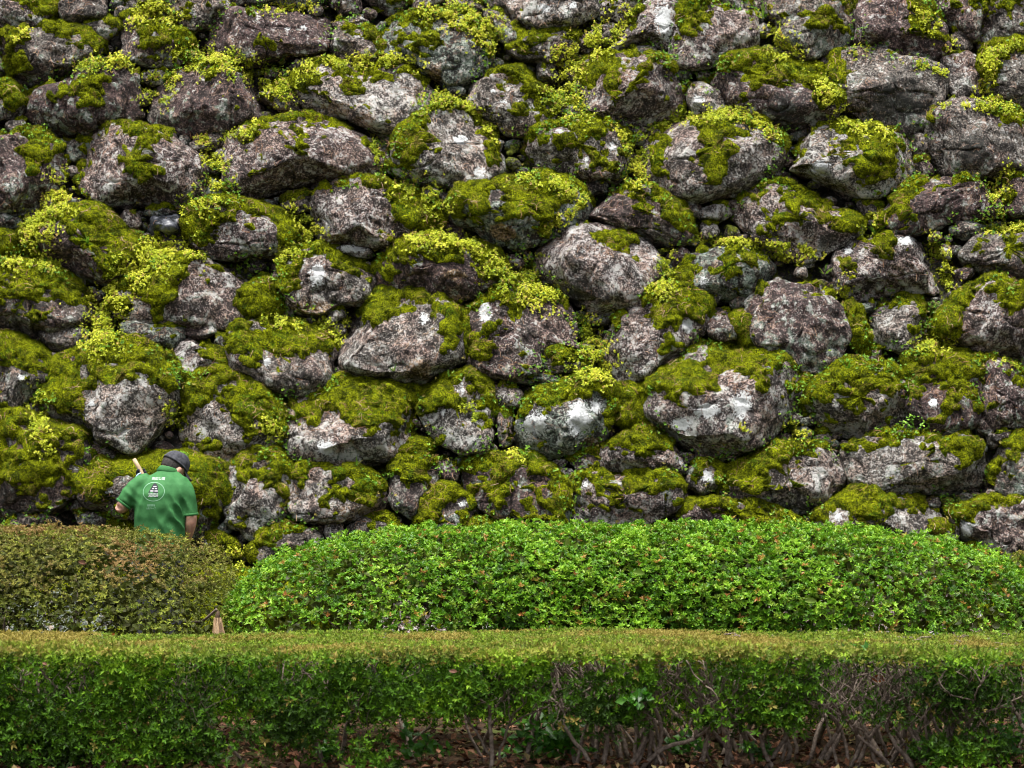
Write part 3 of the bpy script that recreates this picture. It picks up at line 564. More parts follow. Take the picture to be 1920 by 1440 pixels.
def build_stone(i, st, back=0.0, res=1.0):
    rg = np.random.default_rng(1000 + i)
    P = chaikin(st['uv']); area, c = poly_area_c(P)
    rm = math.sqrt(area / math.pi)
    N = int(np.clip(2 * math.pi * rm / (0.0175 * res), 20, 116)); M = int(N * .40)
    th = np.linspace(0, 2 * math.pi, N, endpoint=False)
    R = polar_radius(P, c, th) * st.get('grow', 1.09)
    D = st.get('depth', rm * rg.uniform(.60, .80) + .03)
    ph = np.linspace(-.9, math.pi / 2, M)
    e1, e2 = rg.uniform(.42, .62), rg.uniform(.72, .95)
    cp = np.cos(ph) ** e1; sp = np.sign(ph) * np.abs(np.sin(ph)) ** e2
    cp[-1] = 0.0
    rr = cp[:, None]; hh = np.repeat(sp[:, None], N, 1)
    # normalised coordinates, cut by random planes into facets
    q = np.stack([rr * np.cos(th)[None], rr * np.sin(th)[None], hh], 2).reshape(-1, 3)
    for _ in range(rg.integers(6, 11)):
        m = unit(np.array([rg.normal(), rg.normal(), abs(rg.normal()) * .9 + .45]))
        sup = (q @ m).max()
        d = sup * rg.uniform(.66, .92)
        ex = np.maximum(q @ m - d, 0)
        q -= m * (ex * rg.uniform(.7, .95))[:, None]
    Rv = np.repeat(R[None], M, 0).ravel()
    u = c[0] + q[:, 0] * Rv; v = c[1] + q[:, 1] * Rv
    # noise with features that scale with the stone
    base = uv_world(np.stack([u, v], 1))
    V = base + EXT * (q[:, 2] * D)[:, None] - NW * back
    cen = uv_world(c)[0]
    def normals(V):
        G = V.reshape(M, N, 3)
        dth = np.roll(G, -1, 1) - np.roll(G, 1, 1)
        dph = np.gradient(G, axis=0)
        n = np.cross(dth, dph); n = unit(n.reshape(-1, 3))
        if ((V - cen) * n).sum() < 0: n = -n
        n[-N:] = unit(EXT * 1.0)
        return n
    n = normals(V)
    off = rg.uniform(-50, 50, 3)
    amp = min(rm * .16, .06)
    dsp = amp * fbm(V / max(rm, .1) * 1.5 + off, i, 3) + .014 * min(1, rm / .15) * fbm(V * 13 + off, i + 9, 2)
    rid = 1 - np.abs(vnoise(V / max(rm, .12) * 2.2 + off + 5, i + 3))
    dsp -= .10 * min(rm, .3) * smoothstep(.88, 1.0, rid) * .8
    # ledgy strata on some
    if rg.random() < .35:
        a = rg.uniform(.5, 1.4); t = (V[:, 2] * math.cos(a) + V[:, 0] * math.sin(a)) * rg.uniform(9, 16) + fbm(V * 4, i, 2)
        dsp += .012 * (np.abs((t % 1) - .5) * 2 - .5)
    V = V + n * dsp[:, None]
    V[-N:] = V[-N:].mean(0)
    n = normals(V)
    n[-N:] = unit(n[-2 * N:-N].mean(0))
    # faces
    a = np.arange(M - 1)[:, None] * N + np.arange(N)[None]
    b = np.arange(M - 1)[:, None] * N + (np.arange(N)[None] + 1) % N
    Fq = np.stack([a, b, b + N, a + N], 2).reshape(-1, 4)
    T = np.concatenate([Fq[:, [0, 1, 2]], Fq[:, [0, 2, 3]]])
    # orientation test
    fn = np.cross(V[T[:, 1]] - V[T[:, 0]], V[T[:, 2]] - V[T[:, 0]])
    if (fn * n[T[:, 0]]).sum() < 0: T = T[:, ::-1]
    # masks
    pxv = 960 + V[:, 0] / V[:, 1] * F; pyv = 720 - (V[:, 2] - CAMZ) / V[:, 1] * F
    def blob(m, s=1.0):
        r2 = ((pxv - m[1]) / (m[3] * s)) ** 2 + ((pyv - m[2]) / (m[4] * s)) ** 2
        return np.exp(-r2 * 1.1)
    urel = (u - c[0]) / rm; vrel = (v - c[1]) / rm
    sc = .64 * n[:, 2] + .34 * vrel + .62 * fbm(V * 4.2 + off, i + 20, 2) + .90 * fbm(V * 11, i + 30, 2) + .30 * vnoise(V * 27, i + 31)
    sc += {'t': 0, 'l': -.45 * urel, 'r': .45 * urel, 'b': -.9 * vrel}[st['side']]
    for m in st['marks']:
        if m[0] == 'm': sc += 1.3 * blob(m)
        elif m[0] == 'b': sc -= 1.4 * blob(m)
        elif m[0] == 'w': sc -= 1.5 * blob(m, 1.1)
    front = (np.repeat(ph, N) > .0)
    cover = min(st['moss'] * .80, .95)
    mo = sc - np.quantile(sc[front], 1 - cover)
    if st['moss'] >= .95: mo = np.maximum(mo, .05) + .1
    tn = st['tone']
    white = np.zeros(len(V)); tan = np.zeros(len(V)); dark = np.zeros(len(V))
    for m in st['marks']:
        if m[0] == 'w': white = np.maximum(white, blob(m, 1.1) * (1.15 if m[3] > 11 else .95))
        if m[0] == 't': tan = np.maximum(tan, blob(m, 1.1))
        if m[0] == 'd': dark = np.maximum(dark, blob(m, 1.1) * .6)
    rs = rg.uniform(-.12, .12, 3)
    tan = np.clip(tan + (.25 if 'k' in tn else 0) + smoothstep(.1, -.75, n[:, 2]) * rg.uniform(0, .45), 0, 1)
    dark = np.clip(dark + (.42 if 'd' in tn else .08 + rs[0]), 0, 1)
    green = np.clip((.75 if 'n' in tn else .28) + .22 * smoothstep(.2, -1, vrel) + rs[1], 0, 1)
    purp = np.clip((.9 if 'p' in tn else .3) + rs[2] * 2, 0, 1) * np.ones(len(V))
    speck = np.clip((.72 if 's' in tn else .38) + rs[0], 0, 1) * np.ones(len(V))
    fl = np.clip(mo * .62 - .05, -1, 1) if st['moss'] > .04 else np.full(len(V), -.7)
    attrs = {'film': np.stack([fl, fl, fl], 1), 'tone': np.stack([purp, green, speck], 1), 'mark': np.stack([white, tan, dark], 1)}
    name = 'boulder' if rm > .12 else 'small_stone'
    L = V - cen
    me = tri_mesh(name, L, T, True, attrs)
    o = link(name, me, st.get('mat', M_ROCK), wall, loc=cen - WLOC)
    if st.get('label'): o['label'] = st['label']
    WALL_SURF.append((V, T))
    # ---- moss cushion: shell that dives under the rock where there is none
    if st['moss'] > .015:
        lump = 1 - 2.2 * np.abs(vnoise(V * 8 + 3, 77)) ; fine = 1 - 2.2 * np.abs(vnoise(V * 19, 78))
        thick = np.clip(mo * .10, -.03, .030) + np.clip(mo * 4, 0, 1) * (.013 * lump + .008 * fine) * (1 if rm > .12 else .6)
        mv = V + n * (thick + .0015)[:, None]
        keep = thick > -.010
        kf = keep[T].any(1) & (np.repeat(ph, N)[T] > -.35).all(1)
        if kf.sum() > 12:
            TT = T[kf]; ids = np.unique(TT); rem = np.full(len(V), -1); rem[ids] = np.arange(len(ids))
            shell = mv[ids]; SF = rem[TT]
            SC = np.zeros((len(ids), 3)); SC[:, 1] = .5
            # tufts standing on the cushion
            tri = mv[TT]; ar = np.linalg.norm(np.cross(tri[:, 1] - tri[:, 0], tri[:, 2] - tri[:, 0]), axis=1) / 2
            good = (thick[TT] > .001).all(1)
            ar = ar * good
            ntuft = int(ar.sum() / (.0125 ** 2))
            parts_V = [shell]; parts_F = [SF]; parts_C = [SC]
            if ntuft > 3:
                fi = rg.choice(len(TT), ntuft, p=ar / ar.sum())
                w = rg.dirichlet((1, 1, 1), ntuft)
                pc = (tri[fi] * w[:, :, None]).sum(1); pn = unit((n[TT[fi]] * w[:, :, None]).sum(1) + np.array([0, -.1, .35]))
                tv, tf, tc = tufts(pc - pn * .002, pn, 3, .015, .0042, rg)
                parts_V.append(tv); parts_F.append(tf + len(shell)); parts_C.append(tc)
            VV = np.concatenate(parts_V); FF = np.concatenate(parts_F); CC = np.concatenate(parts_C)
            mm = tri_mesh('moss', VV - cen, FF, True, {'tint': CC})
            link('moss', mm, M_MOSS, o, loc=(0, 0, 0), kind='stuff')
            WALL_SURF.append((shell, SF))
    return o

def tufts(pos, nrm, nb, length, width, rg):
    """nb thin blades splaying from each point"""
    n = len(pos)
    t = unit(np.cross(nrm, rg.normal(size=(n, 3)))); b = np.cross(nrm, t)
    Vs, Fs, Cs = [], [], []
    rn = rg.random(n)
    for j in range(nb):
        a = 2 * math.pi * j / nb + rg.uniform(-.6, .6, n)
        e = rg.uniform(.25, 1.05, n)
        d = (np.cos(e)[:, None] * nrm + np.sin(e)[:, None] * (np.cos(a)[:, None] * t + np.sin(a)[:, None] * b))
        s = unit(np.cross(d, nrm))
        l = length * rg.uniform(.5, 1.3, n)[:, None]
        tri = np.stack([pos - s * width * .5, pos + s * width * .5, pos + d * l], 1).reshape(-1, 3)
        Vs.append(tri); k = np.arange(n)[:, None] * 3 + j * n * 3
        Fs.append(k + np.array([[0, 1, 2]]))
        c = np.zeros((n, 3, 3)); c[:, :, 1] = (rn * .8 + rg.random(n) * .2)[:, None]; c[:, 2, 0] = 1; c[:, :2, 0] = .3
        Cs.append(c.reshape(-1, 3))
    return np.concatenate(Vs), np.concatenate(Fs), np.concatenate(Cs)

stones = parse_stones()
for st in stones:
    st['uv'] = np.array([px_uv(*p) for p in st['P']])
for (lx, ly), lab in LABELS.items():
    best = min(stones, key=lambda s: (np.mean([p[0] for p in s['P']]) - lx) ** 2 + (np.mean([p[1] for p in s['P']]) - ly) ** 2)
    best['label'] = lab

# chink stones and the stones just past the frame, found from the free room left between the boulders
def seg_dist(pts, P):
    A = P; B = np.roll(P, -1, 0); E = B - A
    w = pts[:, None] - A[None]
    t = np.clip((w * E[None]).sum(2) / (E ** 2).sum(1)[None], 0, 1)
    d = np.linalg.norm(w - t[:, :, None] * E[None], axis=2).min(1)
    x, y = pts[:, 0:1], pts[:, 1:2]
    cond = ((A[None, :, 1] > y) != (B[None, :, 1] > y))
    xin = E[None, :, 0] * (y - A[None, :, 1]) / np.where(np.abs(E[None, :, 1]) < 1e-9, 1e-9, E[None, :, 1]) + A[None, :, 0]
    inside = ((cond & (x < xin)).sum(1) % 2) == 1
    return np.where(inside, -d, d)

U0, U1, V0, V1 = -5.0, 5.0, 0.0, 6.7
rgf = np.random.default_rng(5)
pts = np.stack([rgf.uniform(U0, U1, 16000), rgf.uniform(V0, V1, 16000)], 1)
D0 = np.full(len(pts), 9.0)
for st in stones:
    D0 = np.minimum(D0, seg_dist(pts, st['uv']))
pw = uv_world(pts)
ppx = 960 + pw[:, 0] / pw[:, 1] * F; ppy = 720 - (pw[:, 2] - CAMZ) / pw[:, 1] * F
outside = (ppx < -25) | (ppx > 1945) | (ppy < -25)
hidden = (ppy > 1040)
WPTS, WPX, WPY = pts, ppx, ppy
fill = []
D = D0.copy()
TARGET = 282 - len(stones)
wallfill = np.where(outside | hidden, 1.0, 1.0)
while len(fill) < TARGET:
    score = D.copy()
    score[outside | hidden] = np.minimum(score[outside | hidden], .42)
    k = int(np.argmax(score))
    if score[k] < .03: break
    r = min(D[k], .40 if (outside[k] or hidden[k]) else .16) * 1.0
    if not (outside[k] or hidden[k]) and D[k] < .03: break
    fill.append((pts[k], r, bool(outside[k]), bool(hidden[k])))
    D = np.minimum(D, np.linalg.norm(pts - pts[k], axis=1) - r * 1.0)
tones = ['g', 'gs', 'p', 'n', 'k', 'gd', 'ps']
for j, (c, r, o_, h_) in enumerate(fill):
    n = 9
    a = np.sort(rgf.uniform(0, 2 * math.pi, n) * .35 + np.linspace(0, 2 * math.pi, n, endpoint=False))
    rad = r * rgf.uniform(.95, 1.35, n) if not o_ else r * rgf.uniform(.95, 1.15, n)
    el_ = rgf.uniform(1.0, 1.35)
    uv = np.stack([c[0] + np.cos(a) * rad * el_, c[1] + np.sin(a) * rad / el_ ** .5], 1)
    stones.append(dict(P=[], uv=uv, moss=.97 if (h_ and -2.3 < c[0] < -1.4) else float(rgf.uniform(.1, .5)) if r > .1 else float(rgf.choice([0, 0, .15, .4])), side='t', tone=str(rgf.choice(tones)), marks=[], filler=True, r=r))

# the wet slate has its own smooth dark material
k = NT("wet_slate")
_pos = k.new("ShaderNodeNewGeometry").outputs['Position']
_n = k.noise(9, 5, .6, _pos, .5)
M_SLATE = k.out(k.mix(k.ramp(_n, .4, .6), (0.02, 0.022, 0.026), (0.07, 0.075, 0.09)), k.math('ADD', k.math('MULTIPLY', k.ramp(_n, .4, .6), .3), .15), k.bump(_n, .3, .01), .6)
stones.append(dict(P=[], uv=np.array([px_uv(*p) for p in [(278, 432), (285, 408), (310, 402), (338, 405), (342, 435), (325, 447), (290, 445)]]), moss=0, side='t', tone='d', marks=[], mat=M_SLATE, depth=.20, label=LABELS[(310, 428)]))
for s in stones[:-1]:
    if s.get('label') == LABELS[(310, 428)]: s.pop('label')

for i, st in enumerate(stones):
    if st.get('filler'):
        build_stone(i, st, back=.05 + .5 * max(0, .12 - st['r']), res=1.0 if st['r'] < .2 else 1.6)
    else:
        build_stone(i, st)

# the crumbs of rubble wedged in the last gaps, too many to name one by one
rub = []
for _ in range(520):
    k_ = int(np.argmax(D * (~(outside | hidden))))
    if D[k_] < .012: break
    cc = pts[k_]; r = min(D[k_], .06) * rgf.uniform(1.0, 1.3)
    D = np.minimum(D, np.linalg.norm(pts - cc, axis=1) - r * .8)
    dirs = unit(rgf.normal(size=(1, 3)))[0]
    nth, nph = 12, 7
    A_, B_ = np.meshgrid(np.linspace(0, 2 * math.pi, nth, endpoint=False), np.linspace(-1.5707, 1.5707, nph))
    sx, sy, sz = rgf.uniform(.8, 1.3), rgf.uniform(.6, 1.0), rgf.uniform(.6, 1)
    q = np.stack([np.cos(A_) * np.cos(B_) ** .6 * sx, np.sin(B_) * sy, -np.sin(A_) * np.cos(B_) ** .6 * sz], 2).reshape(-1, 3) * r
    q = q * (1 + .28 * vnoise(q / r * 1.4 + rgf.uniform(0, 40, 3), 5))[:, None]
    q = q + uv_world(cc)[0] - NW * rgf.uniform(.0, .10)
    a_ = np.arange(nph - 1)[:, None] * nth + np.arange(nth)[None]; b_ = np.arange(nph - 1)[:, None] * nth + (np.arange(nth)[None] + 1) % nth
    fq_ = np.stack([a_, b_, b_ + nth, a_ + nth], 2).reshape(-1, 4)
    rub.append((q, np.concatenate([fq_[:, [0, 1, 2]], fq_[:, [0, 2, 3]]]), np.tile(rgf.uniform([.1, .1, .2], [.9, .8, .8]), (len(q), 1))))
RV, RF, RC, o_ = [], [], [], 0
for a_, b_, c_ in rub:
    RV.append(a_); RF.append(b_ + o_); RC.append(c_); o_ += len(a_)
RV = np.concatenate(RV); RF = np.concatenate(RF); RC = np.concatenate(RC)
z_ = fbm(RV * 5, 91, 2); z0_ = np.zeros(len(RV))
link('rubble', tri_mesh('rubble', RV - WLOC, RF, True, {'tone': RC, 'mark': np.stack([z0_, .2 + z_ * .3, z0_ + .35], 1), 'film': np.stack([z_ - .2] * 3, 1)}), M_ROCK, wall, loc=(0, 0, 0), kind='stuff')
WALL_SURF.append((RV, RF))

# rubble and earth packed behind the boulders
gu, gv = np.meshgrid(np.linspace(-6, 6, 260), np.linspace(-.3, 7.6, 170))
g = uv_world(np.stack([gu.ravel(), gv.ravel()], 1))
vo_ = fbm(g * 6, 50, 2); vr_ = np.abs(vnoise(g * 7, 52))
g = g - NW * .20 + NW * (.09 * (vo_) + .10 * vr_)[:, None]
ii = np.arange(170 * 260).reshape(170, 260)
gf = np.stack([ii[:-1, :-1], ii[:-1, 1:], ii[1:, 1:], ii[1:, :-1]], 2).reshape(-1, 4)
z3 = np.zeros((len(g), 3)); mk3 = z3.copy(); mk3[:, 2] = .75; tn3 = z3 + np.array([.4, .35, .3])
fl_ = -.08 + .5 * fbm(g * 3, 53, 2); pk = tri_mesh('packing_rubble', g - WLOC, gf, True, {'tone': tn3, 'mark': mk3, 'film': np.stack([fl_] * 3, 1)})
link('packing_rubble', pk, M_ROCK, wall, loc=(0, 0, 0), kind='stuff')
WALL_SURF.append((g, np.concatenate([gf[:, [0, 1, 2]], gf[:, [0, 2, 3]]])))

# one search tree over the whole wall surface
_V, _F, _o = [], [], 0
for v_, f_ in WALL_SURF:
    _V.append(v_); _F.append(f_ + _o); _o += len(v_)
_V = np.concatenate(_V); _F = np.concatenate(_F)
BVH = BVHTree.FromPolygons(_V.tolist(), _F.tolist(), all_triangles=True)
def on_wall(px, py):
    d = Vector(((px - 960) / F, 1, (720 - py) / F)).normalized()
    loc, nor, idx, dist = BVH.ray_cast(Vector((0, 0, CAMZ)), d)
    if loc is None: return None, None
    if nor.dot(d) > 0: nor = -nor
    return np.array(loc), np.array(nor)

# ------------------------------------------------------------------ leaves
def leaf_rosettes(pos, axis, nleaf, length, width, elev=(.5, 1.3), rg=RNG, tint=None, fold=.25, droop=.12, lj=(.7, 1.2)):
    """nleaf folded leaves round each point; returns verts, faces, tint"""
    n = len(pos)
    t = unit(np.cross(axis, rg.normal(size=(n, 3)))); b = np.cross(axis, t)
    Vs, Fs, Cs = [], [], []
    for j in range(nleaf):
        a = 2 * math.pi * j / nleaf + rg.uniform(-.45, .45, n)
        e = rg.uniform(elev[0], elev[1], n)
        r = np.cos(a)[:, None] * t + np.sin(a)[:, None] * b
        d = np.cos(e)[:, None] * axis + np.sin(e)[:, None] * r
        s = unit(np.cross(d, axis)); up = np.cross(s, d)
        l = (length * rg.uniform(*lj, n))[:, None]; w = l * width / length
        p0 = pos + d * l * .08
        pm = pos + d * l * .50
        m1 = pm - s * w * .5 + up * w * fold; m2 = pm + s * w * .5 + up * w * fold
        p1 = pos + d * l - up * l * droop
        Vs.append(np.stack([p0, m1, p1, m2], 1).reshape(-1, 3))
        k = np.arange(n)[:, None] * 4 + j * n * 4
        Fs.append(k + np.array([[0, 1, 2]])); Fs.append(k + np.array([[0, 2, 3]]))
        c = np.zeros((n, 4, 3))
        tt = tint if tint is not None else np.stack([rg.random(n), np.zeros(n), np.zeros(n)], 1)
        c[:] = tt[:, None, :]
        c[:, :, 0] = np.clip(c[:, :, 0] + rg.uniform(-.22, .22, n)[:, None], 0, 1)
        Cs.append(c.reshape(-1, 3))
    return np.concatenate(Vs), np.concatenate(Fs), np.concatenate(Cs)

def join(parts):
    V, Fc, C, o = [], [], [], 0
    for v, f, c in parts:
        V.append(v); Fc.append(f + o); C.append(c); o += len(v)
    return np.concatenate(V), np.concatenate(Fc), np.concatenate(C)

# stonecrop in the joints
sp, sn = [], []
rs_ = np.random.default_rng(21)
for line, hw in SEDUM:
    L = np.array(line, float)
    seg = np.linalg.norm(np.diff(L, axis=0), axis=1); tot = seg.sum()
    cnt = int(tot * hw * 2 / 5.0)
    ts = rs_.uniform(0, tot, cnt); cum = np.concatenate([[0], np.cumsum(seg)])
    k = np.clip(np.searchsorted(cum, ts) - 1, 0, len(seg) - 1)
    p = L[k] + (L[k + 1] - L[k]) * ((ts - cum[k]) / seg[k])[:, None]
    p = p + rs_.normal(size=(cnt, 2)) * hw * .74
    keep = fbm(np.stack([p[:, 0] / 16, p[:, 1] / 16, p[:, 0] * 0 + hw], 1), 5, 2) > -.16
    keep &= ((p[:, 0] - 310) / 42) ** 2 + ((p[:, 1] - 425) / 30) ** 2 > 1
    for q in p[keep]:
        loc, nor = on_wall(q[0], q[1])
        if loc is None or loc[1] < 19.5: continue
        sp.append(loc); sn.append(nor)
sp = np.array(sp); sn = np.array(sn)
ax = unit(sn * .6 + np.array([0, -.35, .75]) + rs_.normal(size=sp.shape) * .25)
hgt = rs_.uniform(.004, .032, len(sp))[:, None]
tt = np.stack([np.clip(.55 + fbm(sp * 7, 8, 2) * .6 + rs_.uniform(-.2, .2, len(sp)), 0, 1), (rs_.random(len(sp)) < .06) * .7, np.zeros(len(sp))], 1)
top = leaf_rosettes(sp + ax * hgt, ax, 6, .0125, .0070, (.5, 1.25), rs_, tt, .15, .0, (.45, 1.45))
low = leaf_rosettes(sp + ax * hgt * .45, ax, 5, .013, .007, (.8, 1.5), rs_, tt * np.array([.6, 1, 1]), .15, .0)
v, f, c = join([top, low])
link('stonecrop', tri_mesh('stonecrop', v, f, False, {'tint': c}), M_SEDUM,
     label='bright yellow-green stonecrop creeping along the joints of the boulder wall', cat='stonecrop', kind='stuff')

# ------------------------------------------------------------------ ground
def ground_material():
    k = NT("forest_soil")
    pos = k.new("ShaderNodeNewGeometry").outputs['Position']
    n1 = k.noise(3, 5, .65, pos); n2 = k.noise(30, 4, .7, pos)
    c = k.mix(k.ramp(n2, .35, .65), (0.015, 0.010, 0.007), (0.06, 0.035, 0.02))
    c = k.mix(k.ramp(n1, .5, .65), c, (0.05, 0.06, 0.015))
    return k.out(c, .95, k.bump(n2, .8, .02), .1)
M_GROUND = ground_material()
gx, gy = np.meshgrid(np.concatenate([[-80, -40, -20], np.linspace(-8, 8, 65), [20, 40, 80]]), np.concatenate([[-60, -30, 0, 8], np.linspace(12, 22.5, 45), [30, 60]]))
gz = .025 * fbm(np.stack([gx.ravel() * 1.5, gy.ravel() * 1.5, gx.ravel() * 0], 1), 3, 3)
G = np.stack([gx.ravel(), gy.ravel(), gz], 1)
r_, c_ = gx.shape
ii = np.arange(r_ * c_).reshape(r_, c_)
gf = np.stack([ii[:-1, :-1], ii[:-1, 1:], ii[1:, 1:], ii[1:, :-1]], 2).reshape(-1, 4)
link('ground', tri_mesh('ground', G, gf), M_GROUND, kind='structure')

# fallen dead leaves on the soil
rl = np.random.default_rng(31)
n = 15000
lp = np.stack([rl.uniform(-4.5, 4.5, n), 14.0 + 6.3 * rl.random(n) ** 1.4, np.zeros(n)], 1)
lp[:, 2] = .012 + rl.uniform(0, .03, n)
lax = unit(np.stack([rl.normal(0, .45, n), rl.normal(0, .45, n) - .1, np.ones(n)], 1))
lt = np.stack([rl.random(n), np.where(rl.random(n) < .2, .6, 0.0), np.zeros(n)], 1)
v, f, c = leaf_rosettes(lp, lax, 1, .06, .028, (1.2, 1.6), rl, lt, .3, .1, (.5, 1.3))
M_DEAD = leaf_material("dead_leaf", (0.022, 0.009, 0.005), (0.10, 0.038, 0.017), (0.22, 0.11, 0.06), (0.12, 0.12, 0.04), .7, .2, .1)
link('fallen_leaves', tri_mesh('fallen_leaves', v, f, False, {'tint': c}), M_DEAD,
     label='red-brown dead leaves covering the soil under the hedges', cat='leaf litter', kind='stuff')

# ------------------------------------------------------------------ branches
def tube(P, R, ns=6):
    P = np.asarray(P, float); n = len(P)
    T = unit(np.gradient(P, axis=0))
    ref = np.array([.3, 1, .1]); A = unit(np.cross(T, ref)); B = np.cross(T, A)
    a = np.linspace(0, 2 * math.pi, ns, endpoint=False)
    ring = P[:, None] + (np.cos(a)[None, :, None] * A[:, None] + np.sin(a)[None, :, None] * B[:, None]) * np.asarray(R)[:, None, None]
    V = ring.reshape(-1, 3)
    i = np.arange(n - 1)[:, None] * ns; j = np.arange(ns)[None]; j2 = (j + 1) % ns
    q = np.stack([i + j, i + j2, i + ns + j2, i + ns + j], 2).reshape(-1, 4)
    F_ = np.concatenate([q[:, [0, 1, 2]], q[:, [0, 2, 3]]])
    k = len(V); V = np.concatenate([V, P[:1], P[-1:]])
    c0 = np.stack([np.full(ns, k), (np.arange(ns) + 1) % ns, np.arange(ns)], 1)
    b0 = (n - 1) * ns
    c1 = np.stack([np.full(ns, k + 1), b0 + np.arange(ns), b0 + (np.arange(ns) + 1) % ns], 1)
    return V, np.concatenate([F_, c0, c1]), np.zeros((len(V), 3))

def wander(p, d, L, n, rg, bend=.35, up=.1):
    P = [np.array(p, float)]; d = unit(np.array(d, float))
    for _ in range(n):
        d = unit(d + rg.normal(0, bend, 3) * np.array([1, .7, .5]) + np.array([0, 0, up]))
        P.append(P[-1] + d * L / n)
    return np.array(P), d

def stem_mesh(base, top, rg, r0=.014, depth=3, spread=.5):
    parts = []
    def grow(p, d, L, r, lev):
        P, d2 = wander(p, d, L, 6, rg, .20 if lev == 0 else .28, .05)
        P[:, 2] = np.minimum(P[:, 2], top)
        parts.append(tube(P, np.linspace(r, r * .68, len(P)), 6 if lev == 0 else 4))
        if lev < depth and P[-1][2] < top - .02:
            for _ in range(rg.integers(2, 4)):
                dd = unit(d2 + rg.normal(0, spread, 3) * np.array([1, .8, .3]) + np.array([0, 0, .3]))
                grow(P[-1], dd, L * rg.uniform(.5, .8), r * .62, lev + 1)
    grow(base, [rg.normal(0, .34), rg.normal(0, .2), 1], (top - base[2]) * rg.uniform(.4, .62), r0 * rg.uniform(.6, 1.15), 0)
    return join(parts)

M_BARK = plain_material("hedge_bark", (0.085, 0.062, 0.048), (0.27, 0.215, 0.175), 45, .85, .006, .2)
M_LEAF_FRONT = leaf_material("azalea_leaf", (0.016, 0.042, 0.002), (0.075, 0.19, 0.006), (0.27, 0.47, 0.022), (0.31, 0.235, 0.055), .6, .22, .3)
M_LEAF_DOME = leaf_material("bright_azalea_leaf", (0.02, 0.065, 0.003), (0.085, 0.225, 0.005), (0.28, 0.50, 0.03), (0.42, 0.17, 0.05), .48, .35, .3)
M_LEAF_OLIVE = leaf_material("olive_azalea_leaf", (0.03, 0.05, 0.005), (0.10, 0.155, 0.012), (0.30, 0.36, 0.035), (0.26, 0.155, 0.06), .6, .22, .25)

# ---- the clipped hedge in front
rh = np.random.default_rng(41)
HF, HB, HH = 14.62, 16.4, .66
hedge = link('clipped_hedge', None, label='long low flat-topped clipped hedge across the foreground with bare stems showing at its foot', cat='hedge', loc=(0, 15.5, 0))
def hrel(V): return V - np.array([0, 15.5, 0])
parts = []
# clipped top
n = 26000
x = rh.uniform(-4.0, 4.0, n); y = rh.uniform(HF, HB, n)
e = np.minimum(y - HF, HB - y)
z = HH - (y - HF) * .024 + .02 * fbm(np.stack([x * 2, y * 2, x * 0], 1), 9, 2) + .012 * np.sin(x * 1.3 + 1) - .05 * smoothstep(.12, 0, e) - rh.random(n) ** 2 * .05
P = np.stack([x, y, z], 1); A = unit(np.stack([rh.normal(0, .4, n), rh.normal(-.15, .4, n), np.ones(n)], 1))
br = smoothstep(-.05, .35, fbm(np.stack([x * 2.2, y * 2.2, x * 0], 1), 12, 3))
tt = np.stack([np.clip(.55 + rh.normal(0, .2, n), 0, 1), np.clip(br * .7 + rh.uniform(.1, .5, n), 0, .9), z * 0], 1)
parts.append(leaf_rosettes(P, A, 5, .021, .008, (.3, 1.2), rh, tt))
# front face and the inside behind it
n = 60000
n = 70000
x = rh.uniform(-4.0, 4.0, n); dep = rh.random(n) ** 1.3 * .40; y = HF + dep
z = rh.uniform(.0, HH, n)
z += .018 * np.sin(x * 1.7)
px = 960 + x / y * F; py = 720 + (CAMZ - z) / y * F
def bl(cx, cy, rx, ry): return np.exp(-(((px - cx) / rx) ** 2 + ((py - cy) / ry) ** 2))
low = np.interp(px, [-200, 350, 420, 600, 1000, 1250, 1300, 1700, 1760, 2100], [1450, 1440, 1390, 1335, 1310, 1300, 1258, 1258, 1295, 1310])
fade = smoothstep(low + 35, low - 35, py)
nz = fbm(np.stack([x * 7, y * 7, z * 8], 1), 14, 2) ; nz2 = fbm(np.stack([x * 2.4, y * 3, z * 3], 1), 15, 2)
dens = .85 * fade * smoothstep(.04, .38, nz + nz2 * .35) * (1 - .45 * smoothstep(1260, 1400, py))
dens = np.maximum(dens, .9 * smoothstep(HH - .07, HH - .02, z))
for b in [(1440, 1285, 85, 62), (1460, 1340, 45, 30), (740, 1310, 60, 30), (560, 1350, 70, 40), (320, 1390, 90, 50), (700, 1420, 40, 25), (1800, 1290, 90, 40), (90, 1380, 110, 60), (1330, 1350, 25, 15), (1660, 1330, 60, 25), (1140, 1330, 60, 30), (860, 1300, 50, 30), (1800, 1410, 60, 30)]:
    dens = np.maximum(dens, .8 * bl(*b))
for b in [(1650, 1300, 75, 60), (1550, 1400, 160, 50), (420, 1360, 25, 20), (760, 1400, 90, 25)]:
    dens *= 1 - .93 * bl(*b)
dens = dens * np.where(z > HH - .07, 1.2, 1)
kp = rh.random(n) < dens
x, y, z, dep, px, py, nz2 = [q[kp] for q in (x, y, z, dep, px, py, nz2)]
m = len(x)
P = np.stack([x, y, z], 1); A = unit(np.stack([rh.normal(0, .55, m), -.8 + rh.normal(0, .35, m), .55 + rh.normal(0, .4, m)], 1))
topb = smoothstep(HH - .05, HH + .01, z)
tt = np.stack([np.clip(.30 + .24 * smoothstep(HH - .25, HH, z) + nz2 * .5 + rh.normal(0, .16, m), 0, 1), np.clip(topb * rh.uniform(.2, .8, m) + (rh.random(m) < .03) * .8, 0, .9), z * 0], 1)  # leaf tint darkens below the top edge, painting the shade on the hedge's side
big = rh.random(m) < .72
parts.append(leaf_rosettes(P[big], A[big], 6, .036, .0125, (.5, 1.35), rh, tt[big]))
parts.append(leaf_rosettes(P[~big], A[~big], 5, .022, .009, (.4, 1.2), rh, tt[~big]))
